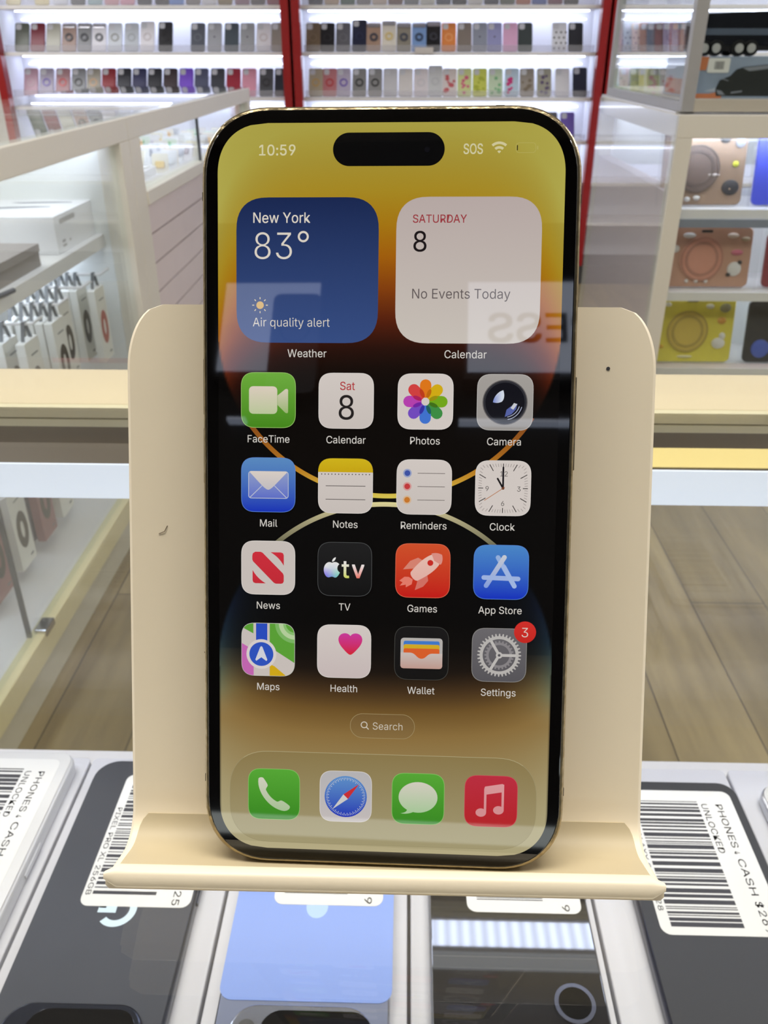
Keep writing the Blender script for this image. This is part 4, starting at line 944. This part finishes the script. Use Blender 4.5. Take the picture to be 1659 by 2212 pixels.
# ================================================================== the right case with tablet covers, and the glass box on top
XR = 0.752
c3 = thing('display_case', 'cream framed glass case on the right full of bagged tablet covers', 'display case', (1.3, 3.1, 0))
YF, YB, XE = 2.585, 3.66, 2.1
bx('top_rail', XR, XE, YF, YF+0.05, 0.922, 0.982, WHITEP, c3, 0.002); bx('top_rail', XR, XR+0.05, YF+0.05, YB, 0.922, 0.982, WHITEP, c3, 0.002); bx('top_rail', XR, XE, YB-0.05, YB, 0.922, 0.98, WHITEP, c3)
bx('corner_post', XR, XR+0.046, YF, YF+0.05, 0.0, 0.922, WHITEP, c3, 0.002); bx('corner_post', XR, XR+0.05, YB-0.05, YB, 0.0, 0.922, WHITEP, c3, 0.002); bx('corner_post', XE-0.05, XE, YF, YF+0.05, 0, 0.922, WHITEP, c3)
bx('top_panel', XR+0.001, XE, YF+0.05, YB, 0.982, 0.988, mat('white_top_panel', (232, 232, 236), 0.2), c3)
bx('side_pane', XR-0.006, XR-0.002, YF+0.002, YB, 0.085, 0.98, glass('mirror_like_pane', (0.97, 0.98, 0.98), 1.5), c3); bx('front_pane', XR+0.046, XE-0.05, YF+0.03, YF+0.034, 0.09, 0.922, CASEGL, c3)
bx('ledge', XR+0.004, XR+0.05, YF+0.05, YB-0.05, 0.745, 0.775, SLAT, c3); bx('side_panel', XR+0.006, XR+0.02, YF+0.05, YB-0.05, 0.085, 0.745, SLAT, c3)
bx('back_panel', XR+0.02, XE, 2.93, 2.945, 0.09, 0.745, INNER, c3); bx('back_panel', XR+0.05, XE, 3.58, 3.6, 0.745, 0.922, INNER, c3)
bx('plinth', XR+0.02, XE, YF+0.02, YB, 0.0, 0.085, PLINTH, c3)
PRAIL = mat('grey_price_rail', (140, 146, 158), 0.4)
for k, zt in enumerate((0.722, 0.475, 0.228)):
    bx('shelf', XR+0.048, XE-0.05, 2.66, 2.93, zt-0.028, zt, SHELFW, c3, 0.001); bx('price_rail', XR+0.048, XE-0.05, 2.655, 2.66, zt-0.052, zt-0.028, PRAIL, c3) if k == 0 else None
    bx('led_strip', XR+0.06, XE-0.06, 2.75, 2.762, zt-0.034, zt-0.028, LED, c3)
bx('led_strip', XR+0.06, XE-0.06, YF+0.05, YF+0.054, 0.930, 0.974, LED, c3)
bx('led_strip', XR+0.05, XR+0.054, YF+0.06, YB-0.06, 0.935, 0.970, LED, c3)
BAG = glass('clear_bag', (0.98, 0.98, 0.985), 1.35, 0.05, 0.05, (0.9, 0.9, 0.95))
def tablet(label, x0, x1, zb, zt, rgb, disc, charms, y=2.72, kind='ring', lean=10):
    w_, h_ = x1-x0, zt-zb; a = math.radians(lean)
    M = Matrix.Translation(((x0+x1)/2, y, zb+0.003)) @ Matrix(((1, 0, 0, 0), (0, math.sin(a), -math.cos(a), 0), (0, math.cos(a), math.sin(a), 0), (0, 0, 0, 1)))
    t = thing('tablet_cover', label, 'tablet cover', M=M, group='bagged tablet covers in the right case')
    base = mat('cover_%d_%d_%d' % rgb, rgb, 0.45, var=0.06)
    MB().slab(w_, h_, 0.018, 0, 0.012, 0.003, 6, cy=h_/2).build('shell', base, t)
    if kind == 'ring':
        dm = mat('disc_%d_%d_%d' % disc, disc, 0.35); R = 0.066; s_ = MB(); s_.prism(circ(R, 36, -0.02, h_*0.47), 0.012, 0.017); s_.build('ring_stand', dm, t)
        q = MB(); q.ring(R*0.66, R*0.78, 0.017, 0.0195, -0.02, h_*0.47, 36); q.ring(R*0.92, R*1.0, 0.017, 0.019, -0.02, h_*0.47, 36); q.build('ring_grip', mat('grip_%d_%d_%d' % disc, tuple(int(v*0.86) for v in disc), 0.35), t)
        MB().slab(0.034, 0.008, 0.003, 0.012, 0.0145, cx=-0.012, cy=h_*0.93).build('slot', BLACK, t)
    for (cx, cy, rx, ry, colr, nm) in charms:
        q = MB(); q.loft([[(px, py, z_) for px, py in circ(rx*f, 16, cx, cy, ry*f)] for f, z_ in ((1, 0.012), (0.95, 0.016), (0.6, 0.019), (0.05, 0.02))], smooth=True); q.build(nm, mat('charm_%d_%d_%d' % colr, colr, 0.4), t)
    q = MB(); q.slab(w_+0.035, h_+0.022, 0.004, -0.003, 0.0235, 0.004, cx=0.008, cy=h_/2+0.006); q.build('clear_bag', BAG, t)
    return t
WC, DKc, PKc = (228, 226, 222), (40, 34, 34), (206, 110, 130)
tablet('brown tablet cover with round stand and dark snail charm, top left of the right case', 0.765, 1.010, 0.722, 0.940, (146, 118, 92), (112, 92, 80), [(0.085, 0.05, 0.026, 0.022, DKc, 'dark_charm'), (0.082, 0.046, 0.009, 0.008, (226, 190, 150), 'pale_charm'), (0.093, 0.115, 0.009, 0.009, (206, 206, 40), 'yellow_charm'), (0.10, 0.175, 0.015, 0.016, (160, 162, 170), 'grey_charm'), (0.055, 0.185, 0.016, 0.013, DKc, 'dark_charm'), (-0.09, 0.016, 0.009, 0.007, WC, 'white_charm'), (-0.065, 0.016, 0.009, 0.008, WC, 'white_charm'), (-0.04, 0.016, 0.009, 0.007, WC, 'white_charm'), (-0.012, 0.02, 0.010, 0.007, WC, 'white_charm'), (0.03, 0.085, 0.02, 0.005, (214, 200, 190), 'bone_charm')])
tablet('pink tablet cover with round stand and black and white charm, middle row', 0.815, 1.080, 0.475, 0.655, (196, 150, 124), (214, 152, 128), [(0.085, 0.055, 0.022, 0.022, WC, 'white_charm'), (0.10, 0.075, 0.007, 0.007, DKc, 'dark_charm'), (0.068, 0.038, 0.007, 0.006, DKc, 'dark_charm'), (-0.105, 0.115, 0.013, 0.012, WC, 'white_charm'), (0.088, 0.105, 0.018, 0.009, PKc, 'pink_charm'), (-0.065, 0.155, 0.02, 0.008, WC, 'bone_charm'), (0.07, 0.155, 0.018, 0.008, (226, 206, 190), 'bone_charm'), (0.11, 0.145, 0.014, 0.007, (190, 170, 140), 'tan_charm'), (-0.06, 0.018, 0.006, 0.006, WC, 'white_charm'), (-0.03, 0.018, 0.006, 0.006, WC, 'white_charm'), (0.0, 0.018, 0.006, 0.006, WC, 'white_charm')])
tablet('yellow tablet cover with round stand and white duck charm, bottom row', 0.815, 1.072, 0.228, 0.440, (226, 212, 72), (214, 188, 84), [(0.085, 0.062, 0.022, 0.018, WC, 'white_charm'), (0.095, 0.085, 0.010, 0.012, WC, 'white_charm'), (0.088, 0.135, 0.014, 0.011, (216, 156, 60), 'orange_charm'), (0.095, 0.175, 0.018, 0.015, (150, 146, 110), 'olive_charm'), (0.045, 0.18, 0.013, 0.008, WC, 'white_charm'), (-0.09, 0.185, 0.011, 0.007, WC, 'white_charm'), (-0.115, 0.14, 0.007, 0.009, WC, 'white_charm'), (-0.10, 0.05, 0.008, 0.006, (224, 176, 40), 'amber_charm'), (-0.02, 0.018, 0.026, 0.004, (236, 230, 190), 'pale_charm')])
tablet('glittery blue tablet cover beside the brown one, cut by the photo edge', 1.042, 1.29, 0.722, 0.930, (48, 62, 186), (48, 62, 186), [], kind='plain')
tablet('dark red tablet cover beside the pink one, cut by the photo edge', 1.125, 1.36, 0.475, 0.640, (138, 30, 44), (60, 30, 34), [(-0.05, 0.05, 0.018, 0.02, (48, 40, 44), 'dark_charm')], kind='plain')
tablet('black tablet cover with a blue charm beside the yellow one', 1.115, 1.36, 0.228, 0.428, (32, 31, 33), (40, 40, 44), [(-0.07, 0.045, 0.03, 0.03, (70, 96, 190), 'blue_charm')], kind='plain')
tablet('blue topped cover on the lowest shelf under the yellow one', 0.82, 1.08, 0.087, 0.184, (92, 128, 206), (92, 128, 206), [], kind='plain')
tablet('rust orange topped cover on the lowest shelf under the black one', 1.125, 1.36, 0.087, 0.184, (150, 82, 48), (150, 82, 48), [], kind='plain')

c4 = thing('glass_showcase', 'grey framed glass box on the right case holding black model trucks', 'showcase', (1.3, 3.1, 0.9885))
FRG = mat('grey_aluminium_frame', (172, 172, 172), 0.45, 0.2); FRB = mat('beige_front_rail', (186, 180, 166), 0.5)
X0, X1, YA, YZ, ZT = 0.757, 1.95, 2.60, 3.60, 1.62
for x0, x1, y0, y1 in ((X0, X0+0.034, YA, YA+0.034), (X1-0.034, X1, YA, YA+0.034), (X0, X0+0.028, YZ-0.028, YZ), (X1-0.03, X1, YZ-0.03, YZ)): bx('corner_post', x0, x1, y0, y1, 0.9885, ZT, FRG, c4, 0.002)
bx('bottom_rail', X0+0.034, X1-0.034, YA, YA+0.02, 0.9885, 1.020, FRB, c4, 0.001); bx('bottom_rail', X0, X0+0.02, YA+0.034, YZ-0.028, 0.9885, 1.014, FRG, c4, 0.001)
bx('top_rail', X0, X1, YA, YA+0.03, ZT, ZT+0.03, FRG, c4); bx('top_rail', X0, X0+0.03, YA+0.03, YZ, ZT, ZT+0.03, FRG, c4)
bx('front_pane', X0+0.034, X1-0.034, YA+0.008, YA+0.012, 1.02, ZT, CASEGL, c4); bx('side_pane', X0+0.008, X0+0.012, YA+0.034, YZ-0.028, 1.014, ZT, CASEGL, c4)
bx('floor_board', X0+0.02, X1-0.02, YA+0.02, YZ-0.02, 0.9885, 1.0195, mat('showcase_base', (206, 202, 196), 0.5), c4)

CT = thing('toy_carton', 'printed model truck carton with a barcode label inside the glass box', 'carton', (1.19, 2.83, 1.0197))
def fx(q): q.T = Matrix.Translation((0, -0.1706, 0)) @ Matrix(((1, 0, 0, 0), (0, 0, -1, 0), (0, 1, 0, 0), (0, 0, 0, 1))); return q   # draw on the front face (x, z)
MB().box(-0.385, 0.30, -0.17, 0.16, 0, 0.103).build('carton', mat('sky_print_card', (150, 164, 184), 0.4, var=0.25, scale=9), CT)
q = fx(MB()); q.prism([(-0.385, 0), (-0.345, 0), (-0.345, 0.012), (-0.385, 0.012)], 0, 0.0003); q.prism([(-0.385, 0.07), (-0.364, 0.07), (-0.36, 0.103), (-0.385, 0.103)], 0, 0.0003); q.prism([(-0.345, 0), (-0.31, 0.0), (-0.31, 0.018), (-0.345, 0.012)], 0, 0.0003)
q.build('orange_print', mat('orange_card_print', (206, 126, 84), 0.4), CT)
MB().box(-0.3856, -0.385, -0.15, 0.14, 0.004, 0.045).build('end_print', mat('rust_print', (170, 108, 76), 0.4), CT)
q = fx(MB()); q.prism([(-0.30, 0.035), (0.3, 0.05), (0.3, 0.0), (-0.36, 0.018)], 0, 0.0002); q.build('snow_print', mat('pale_blue_print', (186, 192, 204), 0.4), CT)
TRK = mat('black_truck_print', (44, 47, 46), 0.4); q = fx(MB())
q.prism([(-0.325, 0.006), (-0.33, 0.022), (-0.322, 0.045), (-0.295, 0.056), (-0.28, 0.072), (-0.262, 0.078), (-0.10, 0.094), (-0.10, 0.006)], 0.0003, 0.0006); q.build('truck_picture', TRK, CT)
q = fx(MB()); q.prism([(-0.265, 0.076), (-0.10, 0.092), (-0.10, 0.084), (-0.245, 0.068)], 0.0006, 0.0008); q.prism([(-0.32, 0.01), (-0.30, 0.008), (-0.312, 0.019), (-0.328, 0.022)], 0.0006, 0.0008); q.prism([(-0.285, 0.012), (-0.255, 0.016), (-0.255, 0.02), (-0.285, 0.016)], 0.0006, 0.0008); q.prism([(-0.315, 0.048), (-0.298, 0.043), (-0.297, 0.045), (-0.314, 0.05)], 0.0006, 0.0008)
q.build('truck_highlights', mat('grey_truck_print', (140, 144, 152), 0.3), CT)
q = fx(MB()); q.slab(0.060, 0.036, 0.004, 0.0003, 0.0006, cx=-0.331, cy=0.082); lab_ = q.build('barcode_label', STICK, CT)
q = fx(MB()); x = -0.343; rr_ = random.Random(4)
while x < -0.316: wv = rr_.choice([.0006, .001, .0016]); q.prism([(x, 0.072), (x+wv, 0.072), (x+wv, 0.092), (x, 0.092)], 0.0006, 0.0007); x += wv+rr_.choice([.0006, .001])
q.build('barcode', INK, lab_)

TB = thing('model_truck', 'glossy black model truck with chrome wheels standing on its carton', 'model vehicle', (1.10, 2.735, 1.1230))
GB = mat('gloss_black_paint', (30, 32, 38), 0.12, spec=0.7)
q = MB(); q.loft([[(x, y, 0.012+zz) for x, zz in ((-0.312, 0.004), (0.36, 0.004), (0.36, 0.115), (-0.29, 0.092), (-0.312, 0.075))] for y in (-0.05, 0.05)]); q.build('body', GB, TB, bevel=0.004)
q = MB(); q.box(-0.30, 0.34, -0.0508, -0.050, 0.052, 0.068); q.build('side_stripe', mat('slate_stripe', (92, 102, 118), 0.15, spec=0.7), TB)
q = MB(); q.box(-0.31, 0.35, -0.052, 0.052, 0.014, 0.026); q.build('skirt', BLACK, TB)
for x in (-0.283, -0.250, -0.187, -0.154, 0.10, 0.14):
    for sgn in (-1, 1):
        q = MB(); q.T = Matrix.Translation((x, sgn*0.046, 0.0205)) @ Matrix.Rotation(math.pi/2, 4, 'X'); q.prism(circ(0.0200, 20), -0.010, 0.010); wl = q.build('wheel', BLACK, TB)
        q = MB(); q.T = Matrix.Translation((x, sgn*0.046, 0.0205)) @ Matrix.Rotation(math.pi/2, 4, 'X'); zz = 0.0105 if sgn < 0 else -0.0135; q.prism(circ(0.0115, 18), zz, zz+0.003); q.prism(circ(0.005, 8), zz-0.001, zz+0.0045); q.build('hub', mat('hub_silver', (206, 206, 204), 0.4, 0.4), wl)

# ================================================================== lit red cabinets along the back wall
RED = mat('red_lacquer', (150, 14, 16), 0.35, var=0.03); KICK = mat('dark_kick_board', (62, 60, 58), 0.6)
GLOW = mat('white_cabinet_lining', (240, 242, 250), 0.5, var=0.01, scale=6)
LEDB = mat('back_led_line', (255, 255, 255), 0.5, emit=(236, 240, 255), estr=1.6, var=0.0); LEDU = mat('shelf_led_strip', (255, 255, 255), 0.5, emit=(222, 230, 255), estr=13.0, var=0.0)
LIPG = glass('acrylic_lip', (0.93, 0.93, 0.95), 1.4, 0.1, 0.14, (0.85, 0.85, 0.88))
YC, YBK = 4.72, 5.02
SHZ = [1.330, 1.128, 0.926, 0.724, 0.522, 0.320]
def cabinet(x0, x1, label):
    t = thing('wall_cabinet', label, 'display cabinet', ((x0+x1)/2, 4.86, 0))
    pw = 0.040
    for a in (x0, x1-pw): bx('red_post', a, a+pw, YC, YC+0.06, 0.10, 2.25, RED, t, 0.002)
    bx('header', x0, x1, YC, YC+0.06, 2.25, 2.45, RED, t)
    for a in (x0+0.012, x1-0.024): bx('side_panel', a, a+0.012, YC+0.06, YBK, 0.10, 2.25, GLOW, t)
    bx('back_panel', x0+0.012, x1-0.012, YBK, YBK+0.012, 0.10, 2.25, GLOW, t); bx('kick_board', x0, x1, YC+0.01, YBK, 0.0, 0.10, KICK, t)
    for z_ in SHZ+[1.532, 1.734]:
        bx('shelf', x0+0.042, x1-0.042, YC+0.045, YBK, z_-0.016, z_, SHELFW, t, 0.0008)
        if z_ > 0.6:
            bx('led_strip', x0+0.06, x1-0.06, YBK-0.006, YBK, z_-0.058, z_-0.052, LEDB, t); bx('led_strip', x0+0.06, x1-0.06, 4.95, 4.972, z_-0.0205, z_-0.0163, LEDU, t)
        bx('clear_lip', x0+0.05, x1-0.05, YC+0.050, YC+0.052, z_, z_+0.032, LIPG, t)
    return t
cabinet(-2.075, -0.585, 'red framed lit wall cabinet of phone cases on the left')
cabinet(-0.572, 0.968, 'red framed lit wall cabinet of phone cases in the middle')
cabinet(0.982, 2.40, 'lit wall cabinet of phone cases behind the glass box on the right')

LEAN = math.radians(30)
HOLE = mat('bare_camera_window', (206, 208, 214), 0.3); HOLED = mat('dark_camera_window', (70, 72, 76), 0.3); RINGC = mat('steel_ring', (130, 132, 138), 0.3, 0.6)
def phone_case(label, px, py, zsh, rgb, kind='plain', ring=None, h=0.145, w_=0.0725, hole=HOLE, group=None, Yb=4.800):
    x = at_y(px, py, Yb)[0]; th = 0.010
    M = Matrix.Translation((x, Yb, zsh+th*math.sin(LEAN)+0.0003)) @ Matrix(((1, 0, 0, 0), (0, math.sin(LEAN), -math.cos(LEAN), 0), (0, math.cos(LEAN), math.sin(LEAN), 0), (0, 0, 0, 1)))
    t = thing('phone_case', label, 'phone case', M=M, group=group)
    m = mat('case_%d_%d_%d' % rgb, rgb, 0.42)
    MB().slab(w_, h, 0.010, -th, 0, 0.0025, 4, cy=h/2).build('shell', m, t)
    if kind == 'stand':
        MB().slab(w_*0.86, 0.020, 0.005, 0, 0.003, 0.001, 4, cy=h-0.016).build('camera_cover', CHROME, t)
    else: MB().slab(0.027, 0.029, 0.008, 0, 0.0012, 0, 4, cx=-w_/2+0.020, cy=h-0.021).build('camera_window', hole, t)
    if kind in ('ring', 'stand'):
        rm = RINGC if ring is None else mat('ring_%d_%d_%d' % ring, ring, 0.35); q = MB()
        q.ring(0.014 if kind == 'ring' else 0.0105, 0.0205, 0, 0.002 if kind == 'ring' else 0.005, 0, h*0.48, 20); q.build('magnet_ring' if kind == 'ring' else 'ring_grip', rm, t)
        if kind == 'stand': MB().prism([(0.024, h*.48), (0, h*.48+.024), (-.024, h*.48), (0, h*.48-.024)], 0, 0.0012).build('ring_plate', m, t)
    if kind == 'spots':
        q = MB(); r_ = random.Random(int(px))
        for k in range(13): q.prism(circ(0.0052, 8, -0.026+(k % 3)*0.024+(k//3 % 2)*0.010, 0.014+(k//3)*0.027, 0.0046), 0, 0.0006)
        q.build('spots', mat('spot_%d_%d_%d' % (ring or (24, 24, 28)), ring or (24, 24, 28), 0.5), t)
    if kind == 'picture':
        q = MB(); r_ = random.Random(int(px))
        for k in range(9): q.prism(circ(r_.uniform(.006, .012), 9, r_.uniform(-.022, .022), r_.uniform(.016, h*0.72)), 0, 0.0004+k*0.0001)
        q.build('printed_pattern', mat('spot_%d_%d_%d' % (ring or (200, 60, 60)), ring or (200, 60, 60), 0.5), t)
    if kind == 'logo': MB().prism(circ(0.0045, 10, 0, h*0.5), 0, 0.0004).build('round_mark', HOLED, t)
    if kind == 'shield': MB().prism([(-.030, .02), (.030, .02), (.030, h*.7), (.012, h*.8), (-.030, h*.68)], 0, 0.0025).build('raised_armour', m, t)
    return t
def row(items, py, zsh, where, group, fan=False):
    for k, it in enumerate(items):
        px, desc, rgb = it[:3]; kw = it[3] if len(it) > 3 else {}
        if fan: kw = dict(kw, Yb=4.785+(len(items)-k)*0.0165)
        phone_case(f'{desc} phone case, {ORD[k]} from the left, {where}', px, py, zsh, rgb, group=group, **kw)
ring = lambda c=None: dict(kind='ring', ring=c)
stand = lambda c=None: dict(kind='stand', ring=c)
L = dict(kind='logo')
row([(47, 'olive green', (88, 94, 82)), (81, 'dark red', (112, 22, 40)), (115, 'stone beige', (176, 176, 164)), (149, 'rose brown', (158, 134, 124), stand((52, 44, 48))), (182, 'grey ring grip', (136, 138, 142), stand((60, 62, 68))), (214, 'white ring grip', (222, 222, 230), stand((104, 106, 112))),
     (248, 'frosted clear', (206, 212, 220), ring((150, 152, 150))), (284, 'pale grey clear', (190, 196, 204), ring((168, 174, 180))), (318, 'white ringed', (228, 226, 232), dict(kind='ring', ring=(206, 200, 204), h=0.152)), (357, 'black ringed', (24, 24, 28), dict(kind='ring', ring=(36, 34, 38), h=0.150)),
     (427, 'dark grey ringed', (84, 88, 98), ring((104, 108, 118))), (463, 'silver grey', (162, 164, 170), L), (500, 'dark teal grey', (70, 80, 88)), (534, 'mid silver', (158, 160, 164), L), (569, 'white with ring', (224, 222, 228), ring((206, 198, 200))), (601, 'taupe', (142, 134, 126))],
    113, SHZ[1], 'middle shelf of the left cabinet', 'phone cases on the middle shelf, left cabinet')
row([(67, 'pink clear', (186, 152, 168), ring((186, 160, 172))), (101, 'lilac clear', (170, 164, 184), ring((104, 86, 176))), (136, 'red edged clear', (168, 128, 134), ring((190, 48, 52))), (170, 'black edged clear', (138, 142, 146), ring((24, 24, 28))), (202, 'gold edged clear', (164, 160, 148), ring((196, 160, 124))),
     (235, 'red armoured', (138, 22, 34), dict(kind='shield')), (268, 'black armoured', (38, 40, 50), dict(kind='shield')), (301, 'navy armoured', (44, 46, 86), dict(kind='shield')), (334, 'jet black', (34, 36, 44), dict(kind='shield')), (368, 'dark brown', (54, 40, 44), dict(kind='shield')), (402, 'bright purple', (122, 78, 206), dict(kind='shield')),
     (435, 'slate blue', (76, 80, 104)), (470, 'charcoal black', (56, 58, 66)), (504, 'crimson', (154, 36, 56)), (538, 'candy pink', (218, 152, 172)), (575, 'smoky black clear', (72, 74, 78), ring((50, 50, 54))), (608, 'midnight black', (34, 36, 46))],
    212, SHZ[2], 'lower shelf of the left cabinet', 'phone cases on the lower shelf, left cabinet')
row([(676, 'brown ringed', (122, 104, 82), ring((132, 116, 94))), (707, 'black ringed', (32, 32, 36), ring((44, 44, 48))), (741, 'slate grey ringed', (98, 98, 104), ring((110, 110, 116))), (776, 'tall navy', (34, 38, 62), dict(kind='ring', ring=(42, 46, 74), h=0.160)), (807, 'rose tan', (168, 140, 122), stand((70, 72, 84))), (840, 'white and gold', (222, 216, 204), dict(kind='stand', ring=(216, 196, 140), h=0.155)),
     (872, 'khaki', (142, 136, 124), stand((76, 80, 92))), (905, 'sky blue', (126, 158, 206), stand((62, 74, 100))), (936, 'rugged black', (26, 26, 30), dict(kind='stand', ring=(60, 60, 68), h=0.150)), (969, 'clear orange', (224, 138, 74), ring((236, 166, 110))), (1003, 'warm taupe', (132, 122, 114)), (1036, 'blue grey', (144, 150, 164), L),
     (1068, 'lavender', (150, 152, 194), L), (1102, 'pastel pink', (222, 174, 206)), (1134, 'black green', (58, 66, 66)), (1208, 'black spotted white', (222, 224, 230), dict(kind='spots')), (1243, 'plain black', (44, 46, 52))],
    113, SHZ[1], 'middle shelf of the middle cabinet', 'phone cases on the middle shelf, middle cabinet')
row([(682, 'gold edged clear', (182, 172, 148), ring((200, 166, 104))), (712, 'clear red', (188, 122, 126), ring((182, 52, 56))), (742, 'clear lilac', (184, 176, 196), ring((106, 82, 176))), (776, 'smoky clear', (134, 134, 134), ring((28, 28, 30))), (810, 'grey clear', (140, 140, 140), ring((30, 30, 32))), (843, 'frosted silver', (198, 198, 202)), (876, 'milky clear', (214, 210, 208)),
     (909, 'pearl clear', (218, 212, 216), ring((206, 204, 208))), (940, 'tall clear', (202, 204, 206), dict(kind='ring', ring=(190, 192, 196), h=0.158)), (971, 'red speckled clear', (216, 206, 204), dict(kind='picture', ring=(190, 90, 96))), (1003, 'lime and pink', (206, 214, 150), dict(kind='picture', ring=(206, 96, 132))), (1036, 'lime yellow', (198, 204, 92), dict(kind='picture', ring=(168, 176, 60))),
     (1070, 'green and orange', (196, 214, 186), dict(kind='picture', ring=(120, 178, 128))), (1105, 'pale blue and magenta', (186, 206, 222), dict(kind='picture', ring=(196, 52, 120))), (1138, 'brown patterned', (150, 142, 132), dict(kind='picture', ring=(120, 108, 92))), (1175, 'multicoloured', (158, 156, 140), dict(kind='picture', ring=(92, 80, 110))), (1214, 'colourless', (220, 220, 224)), (1252, 'navy black', (36, 42, 60), dict(h=0.150))],
    212, SHZ[2], 'lower shelf of the middle cabinet', 'phone cases on the lower shelf, middle cabinet')
row([(1347, 'dark spotted', (70, 66, 64), dict(kind='spots', ring=(206, 200, 196))), (1362, 'grey spotted', (186, 194, 192), dict(kind='spots')), (1380, 'cream spotted', (226, 200, 178), dict(kind='spots', ring=(120, 80, 84))), (1397, 'copper', (168, 104, 70)), (1413, 'deep blue', (62, 72, 96), ring((80, 70, 90))), (1430, 'maroon', (116, 54, 72)), (1448, 'lilac ringed', (152, 140, 178), ring((110, 90, 140))), (1466, 'azure', (116, 150, 192)), (1485, 'steel ringed', (122, 130, 142), ring((90, 96, 112)))],
    113, SHZ[1], 'middle shelf of the right cabinet', 'phone cases on the middle shelf, right cabinet', True)
row([(1352, 'pink floral', (206, 176, 178), dict(kind='picture', ring=(180, 140, 148))), (1374, 'grey ringed', (120, 126, 130), ring((150, 154, 158))), (1395, 'beige', (206, 198, 160)), (1416, 'grey green', (118, 122, 118), ring((140, 140, 136))), (1438, 'smoke grey', (124, 128, 126)), (1460, 'dark smoke', (96, 102, 108), ring((120, 124, 130))), (1482, 'pewter', (110, 116, 122))],
    212, SHZ[2], 'lower shelf of the right cabinet', 'phone cases on the lower shelf, right cabinet', True)
row([(28, 'cream boxed', (214, 206, 160)), (90, 'buttery', (212, 200, 150)), (130, 'clear', (206, 210, 218)), (168, 'black', (52, 54, 64)), (205, 'teal', (150, 178, 182)), (241, 'rose', (208, 158, 166)), (275, 'blush', (216, 160, 176)), (312, 'onyx', (46, 48, 58)), (350, 'coal', (48, 50, 56)), (381, 'cornflower', (112, 146, 208)), (417, 'ash grey', (134, 130, 128)), (452, 'white', (222, 222, 226)), (486, 'bronze', (144, 128, 92)), (523, 'mauve', (146, 110, 126)), (557, 'graphite', (92, 90, 94)), (592, 'wine', (134, 60, 80))],
    10, SHZ[0], 'top shelf of the left cabinet', 'phone cases on the top shelf, left cabinet')
tc_ = [('indigo', (58, 64, 86)), ('sand', (190, 166, 140)), ('pine green', (64, 96, 86)), ('pebble grey', (134, 132, 136)), ('cream', (206, 190, 176)), ('cocoa', (112, 84, 82)), ('ash', (118, 124, 128)), ('linen', (206, 206, 196)), ('storm blue', (70, 78, 100)), ('ink', (40, 42, 52)), ('ivory', (220, 218, 214)), ('night blue', (38, 44, 66)), ('moss', (84, 92, 80)), ('rust', (176, 110, 86)), ('royal blue', (62, 90, 160)), ('plum', (110, 50, 72)), ('soot', (44, 44, 48))]
row([(682+k*34.5, n_, c_) for k, (n_, c_) in enumerate(tc_)], 10, SHZ[0], 'top shelf of the middle cabinet', 'phone cases on the top shelf, middle cabinet')
phone_case('purple armoured phone case behind the top right corner of the upright phone', 1225, 305, SHZ[3], (112, 92, 176), kind='shield', group=None)
phone_case('grey armoured phone case beside the purple one, low in the middle cabinet', 1188, 305, SHZ[3], (96, 96, 104), kind='shield', group=None)
x = at_y(916, 108, 4.775)[0]
o = MB().box(x-0.046, x+0.046, 4.758, 4.7625, 1.122, 1.150).build('price_tag', mat('blank_tag', (214, 208, 204), 0.5)); tag(o, 'small blank price tag on the middle shelf edge of the middle cabinet', 'price tag')
